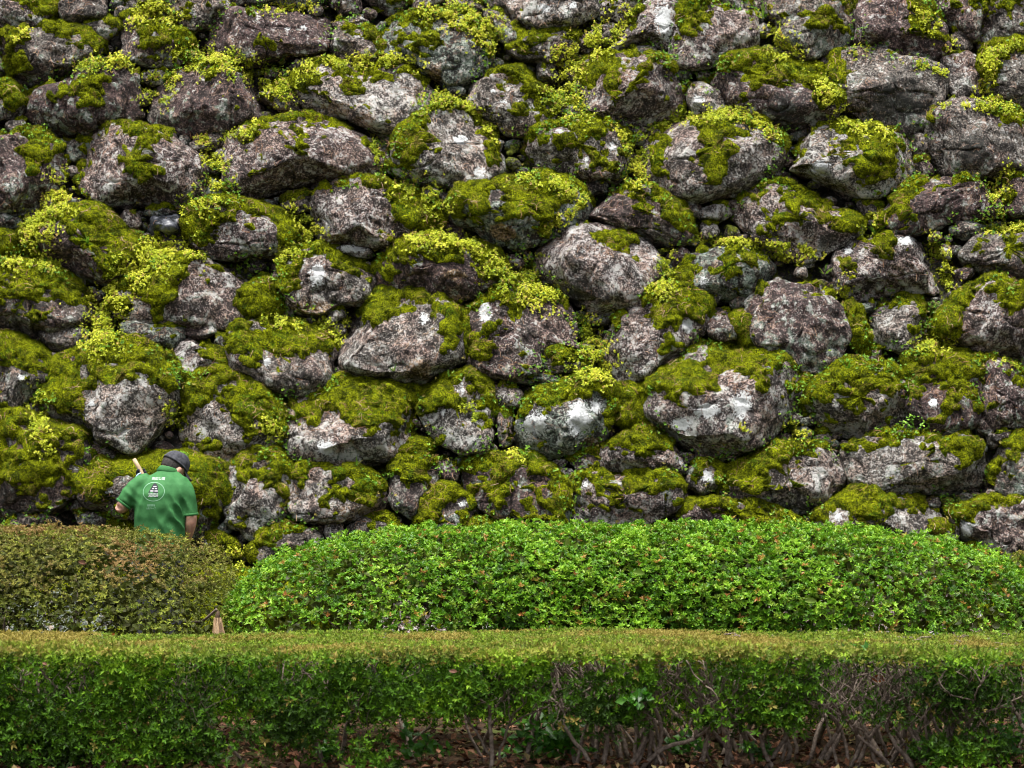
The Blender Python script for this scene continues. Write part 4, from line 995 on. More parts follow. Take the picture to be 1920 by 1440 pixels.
# back face, thin
n = 26000
P = np.stack([rh.uniform(-4, 4, n), HF + .6 + rh.random(n) ** .8 * (HB - HF - .6), rh.uniform(.17, HH - .09, n)], 1); A = unit(np.stack([rh.normal(0, .5, n), .8 + rh.normal(0, .3, n), .5 + rh.normal(0, .4, n)], 1))
parts.append(leaf_rosettes(P, A, 5, .034, .013, (.5, 1.35), rh))
v, f, c = join(parts)
link('foliage', tri_mesh('hedge_foliage', hrel(v), f, False, {'tint': c}), M_LEAF_FRONT, hedge, loc=(0, 0, 0), kind='stuff')
for i in range(150):
    bx = rh.uniform(-3.4, 3.4) if i < 40 else rh.uniform(.2, 3.3)
    by = HF + .22 + rh.random() ** 1.3 * (1.3 if i % 2 else .5)
    v, f, c = stem_mesh((bx, by, -.02), HH - .03, rh, .0145, 3 if by < HF + .8 else 2)
    link('stem', tri_mesh('hedge_stem', hrel(v), f), M_BARK, hedge, loc=(0, 0, 0))
# fine bare twigs near the clipped edge
parts = []
for i in range(900):
    p = np.array([rh.uniform(-3.6, 3.6), HF + .04 + rh.random() * .3, rh.uniform(.22, .52)])
    if rh.random() < .5: p[0] = rh.uniform(.8, 3.3)
    P, _ = wander(p, [rh.normal(0, .8), -.4, .8], rh.uniform(.08, .22), 4, rh, .35)
    P[:, 2] = np.minimum(P[:, 2], HH - .01)
    parts.append(tube(P, np.linspace(.0028, .0012, 5), 3))
v, f, c = join(parts)
link('twigs', tri_mesh('hedge_twigs', hrel(v), f), M_BARK, hedge, loc=(0, 0, 0), kind='stuff')

# ---- the rounded bushes between hedge and wall
def bush(name, label, cen, half, exs, mat, count, leaf, tintf, stems, seed, zlow, nleaf=6, lowdens=.35, inner=24000):
    rg = np.random.default_rng(seed)
    cen = np.array(cen, float); a, b, h = half; exx, ex = exs
    root = link(name, None, label=label, cat='bush', loc=(cen[0], cen[1], 0))
    o = np.array([cen[0], cen[1], 0])
    d = unit(rg.normal(size=(count * 3, 3)))
    # even cover: sample on the superellipsoid through the gauge function
    def gauge(d):
        lo, hi = np.zeros(len(d)), np.full(len(d), 8.0)
        for _ in range(26):
            mid = (lo + hi) / 2
            f_ = np.abs(mid * d[:, 0] / a) ** exx + np.abs(mid * d[:, 1] / b) ** ex + np.abs(mid * d[:, 2] / h) ** ex
            hi = np.where(f_ > 1, mid, hi); lo = np.where(f_ > 1, lo, mid)
        return lo
    g = gauge(d)
    w = g ** 2; w /= w.max()
    kp = (rg.random(len(d)) < w * 3.0)
    d, g = d[kp], g[kp]
    P = d * g[:, None]
    P = P[(P[:, 2] + cen[2] > zlow)]
    Nn = unit(np.sign(P) * np.abs(P / np.array([a, b, h])) ** (np.array([exx, ex, ex]) - 1) * np.array([exx, ex, ex]) / np.array([a, b, h]))
    vis = (Nn[:, 1] < .55) | (rg.random(len(P)) < .4)
    P, Nn = P[vis], Nn[vis]
    if len(P) > count:
        s = rg.choice(len(P), count, replace=False); P, Nn = P[s], Nn[s]
    W = P + cen
    lump = fbm(W * 5, seed, 3); lump2 = fbm(W * 14, seed + 4, 2)
    depth = rg.random(len(P)) ** 1.5 * .09
    P = P + Nn * (lump * .065 + lump2 * .055 - depth)[:, None]
    lowz = smoothstep(zlow + .28, zlow, P[:, 2] + cen[2])
    kp = rg.random(len(P)) > lowz * (1 - lowdens * smoothstep(-.2, .3, lump2))
    P, Nn, W, lump, lump2, depth = P[kp], Nn[kp], W[kp], lump[kp], lump2[kp], depth[kp]
    A = unit(Nn * .7 + np.array([0, -.1, .75]) + rg.normal(0, .32, P.shape))
    tt = tintf(W, Nn, lump, rg)
    v, f, c = leaf_rosettes(P + cen - o, A, nleaf, leaf[0], leaf[1], (.35, 1.25), rg, tt)
    # inner mass of leaves fills the hollow; its dark tint paints the shade inside
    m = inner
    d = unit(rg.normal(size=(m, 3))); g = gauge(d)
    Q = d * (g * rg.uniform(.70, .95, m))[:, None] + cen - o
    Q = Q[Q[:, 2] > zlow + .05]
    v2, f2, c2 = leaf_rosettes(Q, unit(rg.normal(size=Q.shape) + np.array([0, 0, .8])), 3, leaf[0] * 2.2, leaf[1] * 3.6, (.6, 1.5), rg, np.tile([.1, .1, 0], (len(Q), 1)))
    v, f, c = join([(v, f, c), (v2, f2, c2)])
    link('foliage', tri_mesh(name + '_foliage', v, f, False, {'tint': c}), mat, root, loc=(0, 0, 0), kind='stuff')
    for _ in range(stems):
        bx = cen[0] + rg.uniform(-.85, .85) * a; by = cen[1] + rg.uniform(-.8, .3) * b
        v, f, c = stem_mesh((bx, by, -.02), cen[2] + h * .6, rg, .013, 2)
        link('stem', tri_mesh(name + '_stem', v - o, f), M_BARK, root, loc=(0, 0, 0))
    return root

def t_dome(W, N, lump, rg):
    n = len(W)
    return np.stack([np.clip(.55 + lump * .5 + rg.normal(0, .17, n), 0, 1), (rg.random(n) < .035) * rg.uniform(.5, .9, n) + (rg.random(n) < .2) * .12, np.zeros(n)], 1)
def t_olive(W, N, lump, rg):
    n = len(W); up = smoothstep(.2, .8, N[:, 2])
    b = smoothstep(-.15, .35, fbm(W * np.array([2.4, 2.4, 3]), 61, 3))
    return np.stack([np.clip(.5 + lump * .5 + rg.normal(0, .18, n), 0, 1), np.clip(up * (.15 + b * .65) + rg.uniform(0, .2, n), 0, .9), np.zeros(n)], 1)

bush('domed_azalea', 'wide domed azalea bush of bright green leaves in front of the stone wall', (.84, 18.42, .36), (2.78, 1.22, .765), (4.2, 2.9), M_LEAF_DOME, 30000, (.032, .014), t_dome, 14, 51, .36, 6, .45)
bush('olive_azalea', 'olive-brown clipped azalea bush on the left hiding the gardener below the waist', (-4.36, 18.4, .34), (2.50, 1.16, .775), (8.0, 3.3), M_LEAF_OLIVE, 24000, (.026, .010), t_olive, 14, 52, .28, 6, .75)
bush('dark_azalea', 'small dark azalea bush cut off by the right edge of the view', (3.98, 19.2, .30), (.56, .7, .70), (2.5, 2.5), M_LEAF_FRONT, 5000, (.03, .012), t_olive, 4, 53, .2)

# ------------------------------------------------------------------ the gardener
MD = 20.02
def mp(px, py, dy=0.0):
    """photo pixel -> world point near the gardener's plane"""
    return at(px, py, MD) + np.array([0, dy, 0])
S_ = F / MD            # pixels per metre at the man
MORG = np.array([(300 - 960) / F * MD, MD, 0.0])
man = link('person', None, label='person seen from behind in green polo shirt and dark cap, bowed before the wall', cat='person', loc=tuple(MORG))

def loft(rings, ns=28, cap=True):
    """rings: centre, half width vector, half depth vector"""
    a = np.linspace(0, 2 * math.pi, ns, endpoint=False)
    V = np.concatenate([c + np.cos(a)[:, None] * w + np.sin(a)[:, None] * d for c, w, d in rings])
    n = len(rings)
    i = np.arange(n - 1)[:, None] * ns; j = np.arange(ns)[None]; j2 = (j + 1) % ns
    q = np.stack([i + j, i + j2, i + ns + j2, i + ns + j], 2).reshape(-1, 4)
    Fc = [tuple(t) for t in q]
    if cap: Fc += [tuple(range(ns))[::-1], tuple((n - 1) * ns + k for k in range(ns))]
    return [tuple(v) for v in V], Fc

def limb(points, radii, ns=18, sub=4):
    P = np.array(points, float); t = np.linspace(0, len(P) - 1, (len(P) - 1) * sub + 1)
    Q = np.stack([np.interp(t, range(len(P)), P[:, k]) for k in range(3)], 1)
    for _ in range(2): Q[1:-1] = Q[1:-1] * .5 + (Q[:-2] + Q[2:]) * .25
    R = np.interp(t, range(len(P)), radii)
    T = unit(np.gradient(Q, axis=0)); A = unit(np.cross(T, np.array([.1, 1, .05]))); B = np.cross(T, A)
    return loft([(Q[k], A[k] * R[k], B[k] * R[k]) for k in range(len(Q))], ns)

def fuse(name, pieces, voxel, smooth, iters=1):
    V, Fc, o = [], [], 0
    for v, f in pieces:
        V += v; Fc += [tuple(i + o for i in q) for q in f]; o += len(v)
    me = bpy.data.meshes.new(name); me.from_pydata(V, [], Fc); me.update()
    ob = bpy.data.objects.new('tmp', me); COL.objects.link(ob)
    m = ob.modifiers.new('r', 'REMESH'); m.mode = 'VOXEL'; m.voxel_size = voxel; m.use_smooth_shade = True
    s = ob.modifiers.new('s', 'SMOOTH'); s.factor = .5; s.iterations = smooth
    dg = bpy.context.evaluated_depsgraph_get()
    out = bpy.data.meshes.new_from_object(ob.evaluated_get(dg))
    bpy.data.objects.remove(ob); out.name = name
    for p in out.polygons: p.use_smooth = True
    return out

def coords(me):
    a = np.zeros(len(me.vertices) * 3, np.float32); me.vertices.foreach_get('co', a); return a.reshape(-1, 3).astype(float)
def norms(me):
    a = np.zeros(len(me.vertices) * 3, np.float32); me.vertex_normals.foreach_get('vector', a); return a.reshape(-1, 3).astype(float)
def set_coords(me, V):
    me.vertices.foreach_set('co', np.asarray(V, np.float32).ravel()); me.update()

def ring(px, py, hw, hd, dy):
    return (mp(px, py, dy), np.array([hw / S_, 0, 0]), np.array([0, hd, 0]))
torso = loft([ring(299, 1048, 47, .120, -.02), ring(299, 1025, 47, .122, -.01), ring(299, 1003, 48, .125, 0), ring(299, 970, 48, .128, .0), ring(299, 945, 49, .13, .005),
              ring(302, 925, 52, .128, .02), ring(305, 908, 51, .115, .045), ring(308, 897, 40, .095, .07), ring(310, 889, 26, .075, .09), ring(311, 883, 18, .062, .105)], 40)
slL = limb([mp(278, 905, .05), mp(262, 908, .04), mp(246, 926, .02), mp(231, 946, .0)], [.075, .072, .066, .064])
slR = limb([mp(335, 908, .05), mp(347, 918, .03), mp(355, 942, .01), mp(358, 967, .0)], [.075, .064, .056, .053])
shirt = fuse('polo_shirt', [torso, slL, slR], .011, 7)
V = coords(shirt); Nn = norms(shirt)
px = 960 + V[:, 0] / V[:, 1] * F; py = 720 + (CAMZ - V[:, 2]) / V[:, 1] * F
def gb(cx, cy, rx, ry): return np.exp(-(((px - cx) / rx) ** 2 + ((py - cy) / ry) ** 2))
back = smoothstep(.1, -.3, Nn[:, 1])
w1 = (px - 300) * .86 - (py - 960) * .50 + 5 * fbm(np.stack([px / 22, py / 22, px * 0], 1), 3, 2)
fold = (1 - 2 * np.abs(np.sin(w1 / 5.6))) * gb(333, 965, 20, 40) * 1.1 + (1 - 2 * np.abs(np.sin(w1 / 9 + 1))) * gb(315, 985, 26, 24) * .7
w2 = (px - 262) * .9 + (py - 950) * .25 + 4 * fbm(np.stack([px / 20, py / 25, px * 0], 1), 5, 2)
fold += (1 - 2 * np.abs(np.sin(w2 / 8))) * gb(262, 940, 12, 45) * .6
fold += (1 - 2 * np.abs(np.sin(((px - 240) * .7 - (py - 925) * .7) / 4.5))) * gb(243, 930, 13, 20) * .4
fold += 1.1 * fbm(np.stack([px / 26, py / 34, px * 0], 1), 8, 2)
V = V + Nn * (fold * .0135 * back)[:, None]
set_coords(shirt, V - MORG)
k = NT("green_jersey")
_g = k.new("ShaderNodeNewGeometry").outputs['Position']
M_SHIRT = k.out(k.mix(k.ramp(k.noise(14, 4, .6, _g), .35, .65), (0.028, 0.130, 0.036), (0.044, 0.170, 0.052)), .75, k.bump(k.noise(500, 2, .5, _g), .25, .002), .25)
link('polo_shirt', shirt, M_SHIRT, man, loc=(0, 0, 0))
# collar band and sleeve hems
def band(name, c, axis, r1, r2, hgt, mat, thick=.006):
    axis = unit(np.array(axis, float)); A = unit(np.cross(axis, np.array([0, 1, .1]))); B = np.cross(axis, A)
    rings = [(c - axis * hgt * .5, A * r1, B * r1 * .92), (c - axis * hgt * .25, A * (r1 + thick), B * (r1 + thick) * .92), (c + axis * hgt * .35, A * (r2 + thick), B * (r2 + thick) * .92), (c + axis * hgt * .5, A * (r2 + thick * .3), B * (r2 + thick * .3) * .92), (c + axis * hgt * .3, A * (r2 - thick), B * (r2 - thick) * .92)]
    v, f = loft(rings, 28, False)
    me = tri_mesh(name, np.array(v) - MORG, np.array(f))
    return link(name, me, mat, man, loc=(0, 0, 0))
band('collar', mp(312, 884, .10), [.22, .25, .9], .078, .066, .045, M_SHIRT)
band('sleeve_hem', mp(232, 945, .0), [.60, .1, .78], .063, .064, .018, M_SHIRT, .003)
band('sleeve_hem', mp(357.7, 964.5, .0), [-.1, 0, 1], .055, .054, .018, M_SHIRT, .003)

# skin: one continuous body under the clothes
k = NT("skin")
k.b.inputs['Subsurface Weight'].default_value = .12
k.b.inputs['Subsurface Radius'].default_value = (.02, .008, .004)
_g = k.new("ShaderNodeNewGeometry").outputs['Position']
M_SKIN = k.out(k.mix(k.ramp(k.noise(30, 4, .6, _g), .35, .65), (0.46, 0.24, 0.165), (0.56, 0.32, 0.235)), .55, None, .35)
fv = unit(np.array([.60, .45, -.62])); uv_ = unit(np.array([0, 0, 1.0]) - fv * fv[2]); rv = np.cross(fv, uv_)
HC = mp(319, 879, .16)
def hp(r, f, u): return HC + rv * r + fv * f + uv_ * u
def ellipsoid(c, a, b, d, n=22, m=16):
    rg_ = []
    for t in np.linspace(-math.pi / 2 + .06, math.pi / 2 - .06, m):
        rg_.append((c + d * math.sin(t), a * math.cos(t), b * math.cos(t)))
    return loft(rg_, n)
body_p = [ellipsoid(hp(0, 0, .02), rv * .076, fv * .097, uv_ * .10),                  # skull
          ellipsoid(hp(0, .035, -.05), rv * .056, fv * .062, uv_ * .075),              # jaw
          ellipsoid(hp(0, .10, -.02), rv * .011, fv * .018, uv_ * .022, 12, 8),        # nose
          ellipsoid(hp(0, .088, -.058), rv * .024, fv * .012, uv_ * .012, 12, 8),      # lips
          limb([mp(311, 900, .10), mp(312, 888, .115), hp(0, -.03, -.05)], [.066, .058, .056]),
          loft([ring(299, 1048, 41, .085, -.01), ring(299, 1000, 41, .085, 0), ring(300, 950, 41, .085, 0), ring(304, 920, 42, .095, .025), ring(308, 900, 30, .075, .07), ring(311, 889, 16, .055, .10)], 24),
          limb([mp(290, 910, .04), mp(262, 912, .04), mp(240, 934, .01), mp(226, 951, .0)], [.050, .046, .043, .043]),
          limb([mp(226, 949, .0), mp(228, 955, .02), mp(236, 934, .16), mp(251, 900, .32)], [.045, .042, .038, .027]),
          limb([mp(330, 915, .04), mp(346, 922, .03), mp(355, 950, .01), mp(359, 972, .0)], [.050, .044, .042, .041]),
          limb([mp(359, 970, .0), mp(358, 982, .0), mp(352, 1003, .05), mp(340, 1030, .16)], [.041, .041, .034, .025])]
for s in (-1, 1):
    body_p.append(ellipsoid(hp(s * .084, .012, -.016), rv * .013, fv * .021 + uv_ * .004, uv_ * .036, 14, 10))
    body_p.append(limb([mp(299 + s * 22, 1035, 0), mp(299 + s * 24, 1130, -.01), mp(299 + s * 25, 1225, .0)], [.088, .062, .042]))
# bare right hand: palm, four fingers and a thumb, hanging relaxed behind the bush
ph_ = mp(337, 1036, .18)
body_p.append(ellipsoid(ph_, np.array([.040, 0, 0]), np.array([0, .016, 0]), np.array([-.012, .03, -.048]), 14, 10))
for j, (ox, L_) in enumerate([(-.030, .062), (-.010, .072), (.011, .068), (.030, .054)]):
    b0 = ph_ + np.array([ox - .008, .02, -.040]); b1 = b0 + np.array([-.004, .022, -L_ * .55]); b2 = b1 + np.array([0, .028, -L_ * .35])
    body_p.append(limb([b0, b1, b2], [.0095, .0088, .007], 10, 3))
body_p.append(limb([ph_ + np.array([-.034, 0, .0]), ph_ + np.array([-.058, .012, -.024]), ph_ + np.array([-.060, .024, -.052])], [.012, .0105, .008], 10, 3))
skin = fuse('body', body_p, .0068, 3)
set_coords(skin, coords(skin) - MORG)
link('body', skin, M_SKIN, man, loc=(0, 0, 0))

def shell_part(name, fn, mat, nu=36, nv=18, parent=man):
    V, Fc = [], []
    for j in range(nv):
        for i in range(nu):
            V.append(fn(i / nu * 2 * math.pi, j / (nv - 1)))
    for j in range(nv - 1):
        for i in range(nu):
            Fc.append((j * nu + i, j * nu + (i + 1) % nu, (j + 1) * nu + (i + 1) % nu, (j + 1) * nu + i))
    me = tri_mesh(name, np.array(V) - MORG, np.array(Fc))
    o = link(name, me, mat, parent, loc=(0, 0, 0))
    m = o.modifiers.new('solid', 'SOLIDIFY'); m.thickness = .003; m.offset = 0
    return o
k = NT("short_black_hair")
_g = k.new("ShaderNodeNewGeometry").outputs['Position']
_n = k.noise(260, 3, .7, _g)
M_HAIR = k.out(k.mix(k.ramp(_n, .35, .65), (0.008, 0.007, 0.007), (0.06, 0.05, 0.045)), .6, k.bump(_n, .8, .004), .3)
k = NT("washed_black_cotton")
_g = k.new("ShaderNodeNewGeometry").outputs['Position']
_n = k.noise(35, 5, .7, _g)
M_CAP = k.out(k.mix(k.ramp(_n, .35, .7), (0.030, 0.031, 0.038), (0.085, 0.087, 0.10)), .85, k.bump(k.noise(240, 2, .6, _g), .4, .002), .2)
def hair_fn(a, t):
    ca, sa = math.cos(a), math.sin(a)          # ca -> right, sa -> forward
    lowest = -.032 if sa < -.2 else (-.032 + (sa + .2) * .118 if sa < .35 else .033)
    u = .05 + (lowest - .05) * t
    s = math.sqrt(max(.05, 1 - ((u - .02) / .107) ** 2))
    g = 1.05 - .03 * t
    return hp(ca * .076 * s * g, sa * .097 * s * g, u)
shell_part('hair', hair_fn, M_HAIR)
def cap_fn(a, t):
    ca, sa = math.cos(a), math.sin(a)
    el_ = t * math.pi / 2
    u0 = .032 + .006 * sa
    return hp(ca * .087 * math.cos(el_) ** .8, sa * .108 * math.cos(el_) ** .8 , u0 + .103 * math.sin(el_))
cap = shell_part('cap', cap_fn, M_CAP)
# brim: curved visor
V, Fc = [], []
for j in range(7):
    for i in range(15):
        a = math.radians(-58 + 116 * i / 14); t = j / 6
        r = .087 * math.sin(a) * (1 + .05 * t); f_ = .108 * math.cos(a) + .078 * t * (math.cos(a * .9) ** .5)
        V.append(hp(r, f_ - .004, .036 - .030 * (abs(a) / 1.0) ** 2 * (.3 + t) - .012 * t))
for j in range(6):
    for i in range(14):
        Fc.append((j * 15 + i, j * 15 + i + 1, (j + 1) * 15 + i + 1, (j + 1) * 15 + i))
br_ = link('brim', tri_mesh('brim', np.array(V) - MORG, np.array(Fc)), M_CAP, cap, loc=(0, 0, 0))
m = br_.modifiers.new('solid', 'SOLIDIFY'); m.thickness = .004
V, Fc = [], []
for i in range(40):        # adjusting strap line and the opening's stitched rim at the back
    a = 2 * math.pi * i / 40
    V.append(hp(math.cos(a) * .0895, math.sin(a) * .1105, .030)); V.append(hp(math.cos(a) * .0895, math.sin(a) * .1105, .044))
for i in range(40): Fc.append((2 * i, 2 * ((i + 1) % 40), 2 * ((i + 1) % 40) + 1, 2 * i + 1))
sb_ = link('sweatband', tri_mesh('sweatband', np.array(V) - MORG, np.array(Fc)), M_CAP, cap, loc=(0, 0, 0))
m = sb_.modifiers.new('solid', 'SOLIDIFY'); m.thickness = .0025
v_, f_ = ellipsoid(hp(0, 0, .136), rv * .006, fv * .006, uv_ * .004, 10, 6)
me = bpy.data.meshes.new('cap_button'); me.from_pydata([tuple(np.array(q) - MORG) for q in v_], [], f_)
link('cap_button', me, M_CAP, cap, loc=(0, 0, 0))
# eyes and brows on the hidden face
M_EYE = plain_material("eye", (0.7, 0.7, 0.68), (0.75, 0.75, 0.72), 20, .3, .0, .5)
for s in (-1, 1):
    v_, f_ = ellipsoid(hp(s * .030, .083, .008), rv * .012, fv * .010, uv_ * .007, 12, 8)
    me = bpy.data.meshes.new('eye'); me.from_pydata([tuple(np.array(q) - MORG) for q in v_], [], f_)
    link('eye', me, M_EYE, man, loc=(0, 0, 0))

M_TROUSER = plain_material("grey_work_trousers", (0.05, 0.055, 0.065), (0.09, 0.095, 0.11), 60, .85, .003, .2)
tr = fuse('trousers', [loft([ring(299, 1005, 45, .118, .0), ring(299, 1035, 48, .125, -.01), ring(299, 1065, 47, .12, -.01)], 24),
     limb([mp(276, 1045, 0), mp(275, 1130, -.01), mp(274, 1240, 0)], [.098, .082, .068]), limb([mp(322, 1045, 0), mp(323, 1130, -.01), mp(324, 1240, 0)], [.098, .082, .068])], .012, 4)
V = coords(tr) - MORG; V[:, 2] = np.maximum(V[:, 2], .06); set_coords(tr, V)
link('trousers', tr, M_TROUSER, man, loc=(0, 0, 0))
M_BOOT = plain_material("black_rubber_boot", (0.012, 0.012, 0.013), (0.03, 0.03, 0.032), 30, .5, .003, .4)
for s in (-1, 1):
    x0 = s * .095
    b_ = fuse('boot', [limb([(x0, 0, .26), (x0, 0, .10), (x0, .01, .06)], [.058, .05, .048]), ellipsoid(np.array([x0, .075, .045]), np.array([.048, 0, 0]), np.array([0, .14, 0]), np.array([0, 0, .045]))], .01, 3)
    link('boot', b_, M_BOOT, man, loc=(0, 0, 0))

# gloved left hand closed on the wooden handle
M_GLOVE = plain_material("navy_work_glove", (0.006, 0.008, 0.018), (0.02, 0.022, 0.04), 80, .7, .002, .3)
M_GLOVE_TRIM = plain_material("light_blue_glove_trim", (0.35, 0.55, 0.72), (0.45, 0.65, 0.8), 80, .7, .002, .3)
HA, HB_ = mp(238.5, 863, .36), mp(256, 893, .335)          # handle axis, visible part
hd = unit(HB_ - HA)
hc = mp(256.5, 894, .335)
sA = unit(np.cross(hd, np.array([0, 1, 0]))); sB = np.cross(hd, sA)
gl = [ellipsoid(hc - sA * .018 - sB * .034, sA * .038, hd * .046, sB * .020, 16, 10)]
for j in range(4):
    cc = hc + hd * (-.034 + j * .022)
    pts = []
    for a in np.linspace(-1.9, 1.9 - .2 * (j == 3), 7):
        pts.append(cc + (sA * math.sin(a) - sB * math.cos(a)) * -.0285 * -1.0)
    gl.append(limb(pts, [.0125, .0125, .012, .012, .0115, .011, .010], 10, 2))
gl.append(limb([hc - sA * .04 - sB * .02 - hd * .005, hc - sA * .030 + sB * .006 - hd * .040, hc - sA * .004 + sB * .027 - hd * .048], [.014, .013, .011], 10, 3))
gl.append(limb([hc - sA * .018 - sB * .03 + hd * .02, mp(251, 903, .31), mp(247, 908, .28)], [.032, .034, .038], 14, 3))
gm = fuse('glove', gl, .0042, 2)
set_coords(gm, coords(gm) - MORG)
glove = link('glove', gm, M_GLOVE, man, loc=(0, 0, 0))
trim = [limb([mp(246, 909, .29), mp(244.5, 899, .285), mp(247.5, 892.5, .29), mp(254, 889.5, .30)], [.0075, .007, .0065, .006], 8, 4)]
tm = fuse('glove_trim', trim, .003, 1); set_coords(tm, coords(tm) - MORG)
link('glove_trim', tm, M_GLOVE_TRIM, glove, loc=(0, 0, 0))

M_WOOD = plain_material("pale_worn_wood", (0.36, 0.26, 0.15), (0.50, 0.38, 0.24), 60, .6, .002, .3)
M_STEEL = plain_material("dull_steel", (0.10, 0.10, 0.10), (0.2, 0.19, 0.18), 60, .4, .002, .5)
hoe = link('hand_hoe', None, label='pale wooden handle of a hand tool held upright in the gloved hand of the gardener', cat='hand tool', loc=tuple(HA))
v, f, c = tube([HA + hd * t for t in np.linspace(0, .62, 10)], [.0145, .0165] + [.016] * 8, 12)
link('handle', tri_mesh('handle', v - HA, f), M_WOOD, hoe, loc=(0, 0, 0))
e_ = HA + hd * .60
V = []; 
for t, w_, th_ in ((0, .018, .006), (.05, .03, .004), (.12, .05, .003), (.16, .055, .0015)):
    c0 = e_ + hd * .02 + np.array([0, 1, -.2]) * t
    for sx, sz in ((-1, -1), (1, -1), (1, 1), (-1, 1)): V.append(c0 + sA * w_ * sx + hd * th_ * sz)
Fc = [(0, 1, 2, 3), (12, 15, 14, 13)]
for i in range(3):
    for j in range(4): Fc.append((i * 4 + j, i * 4 + (j + 1) % 4, i * 4 + 4 + (j + 1) % 4, i * 4 + 4 + j))
link('blade', tri_mesh('blade', np.array(V) - HA, np.array(Fc), False), M_STEEL, hoe, loc=(0, 0, 0))

# ---- print on the back of the shirt
SB = BVHTree.FromPolygons([tuple(v.co) for v in shirt.vertices], [tuple(p.vertices) for p in shirt.polygons])
M_PRINT = plain_material("white_print", (0.50, 0.60, 0.52), (0.58, 0.66, 0.60), 40, .6, .0, .2)
M_PRINT_PALE = plain_material("pale_green_print", (0.20, 0.38, 0.25), (0.24, 0.42, 0.29), 40, .6, .0, .2)
M_PRINT_DARK = plain_material("black_print", (0.012, 0.014, 0.02), (0.02, 0.022, 0.03), 40, .6, .0, .2)
M_PRINT_GREY = plain_material("grey_print", (0.42, 0.42, 0.44), (0.52, 0.52, 0.54), 40, .6, .0, .2)
def onto_shirt(P, lift):
    out = []
    for q in P:
        w = mp(q[0], q[1]) - MORG; w[1] = -1
        loc, nor, _, _ = SB.ray_cast(Vector(w), Vector((0, 1, 0)))
        out.append(tuple(loc + Vector((0, -lift, 0))) if loc else (w[0], -.12, w[2]))
    return out
shirt_o = [o for o in COL.objects if o.name == 'polo_shirt'][0]
def print_shape(name, polys, mat, lift=.0015):
    V, Fc = [], []
    for p in polys:
        o_ = len(V); V += list(p); Fc.append(tuple(range(o_, o_ + len(p))))
    me = bpy.data.meshes.new(name); me.from_pydata(onto_shirt(V, lift), [], Fc)
    return link(name, me, mat, shirt_o, loc=(0, 0, 0))
def print_text(txt, cx, cy, height, mat, width=None, bold=.0):
    cu = bpy.data.curves.new('print', 'FONT'); cu.body = txt; cu.size = 1; cu.align_x = 'CENTER'; cu.offset = bold; cu.resolution_u = 2
    ob = bpy.data.objects.new('tmp', cu); COL.objects.link(ob)
    me = bpy.data.meshes.new_from_object(ob.evaluated_get(bpy.context.evaluated_depsgraph_get()))
    bpy.data.objects.remove(ob)
    P = coords(me); 
    x0, x1, y0, y1 = P[:, 0].min(), P[:, 0].max(), P[:, 1].min(), P[:, 1].max()
    sx = (width / (x1 - x0)) if width else height / (y1 - y0)
    Q = [(cx + (p[0] - (x0 + x1) / 2) * sx, cy - (p[1] - (y0 + y1) / 2) * height / (y1 - y0)) for p in P]
    set_coords(me, np.array(onto_shirt(Q, .0016)))
    me.name = 'lettering'
    return link('lettering', me, mat, shirt_o, loc=(0, 0, 0))
print_text('高知公園', 298, 897, 5.6, M_PRINT, 25, .0)
print_text('指定管理者', 287.3, 946.3, 4.0, M_PRINT_PALE, 15, .01)
print_text('入交グループ', 286.8, 951.8, 4.0, M_PRINT_PALE, 18, .01)
def arc_band(cx, cy, rx, ry, w, n=48):
    out = []
    for i in range(n):
        a, b = 2 * math.pi * i / n, 2 * math.pi * (i + 1) / n
        out.append([(cx + (rx + s * w / 2) * math.cos(t), cy + (ry + s * w / 2) * math.sin(t)) for t, s in ((a, 1), (b, 1), (b, -1), (a, -1))])
    return out
print_shape('emblem_ring', arc_band(291.2, 921, 20.2, 17.2, 1.0), M_PRINT_PALE)
# castle keep: stacked eaves on a stone base
keep = [[(280, 931.5), (299.5, 931.5), (300, 921), (283, 921)], [(281.5, 923), (300.5, 923), (299, 917), (284, 917)], [(284.5, 917.5), (299.5, 917.5), (298, 913), (286, 913)],
        [(286.5, 913.5), (300, 913.5), (297.5, 909), (289, 909)], [(288, 909.8), (298, 909.8), (295, 905.5), (291, 905.5)]]
print_shape('emblem_keep', keep, M_PRINT_DARK, .0018)
bits = []
for (x0, x1, yy) in ((285, 291, 919.5), (293, 299, 919.5), (288, 292, 915.2), (294, 297.5, 915.2), (290, 296, 911.3)):
    bits.append([(x0, yy + 1.0), (x1, yy + 1.0), (x1, yy - .8), (x0, yy - .8)])
rq = random.Random(4)
for r in range(3):
    for q in range(7):
        xx = 282 + q * 2.6 + (r % 2) * 1.1; yy = 925 + r * 2.3
        if xx < 299: bits.append([(xx, yy + .8), (xx + 1.7, yy + .8), (xx + 1.7, yy - .8), (xx, yy - .8)])
print_shape('emblem_masonry', bits, M_PRINT_GREY, .0021)

# ------------------------------------------------------------------ small green herbs and dry needles on the wall
M_HERB = leaf_material("joint_herb_leaf", (0.04, 0.11, 0.008), (0.12, 0.28, 0.015), (0.30, 0.50, 0.05), (0.35, 0.25, 0.06), .5, .3, .3)
rz = np.random.default_rng(77)
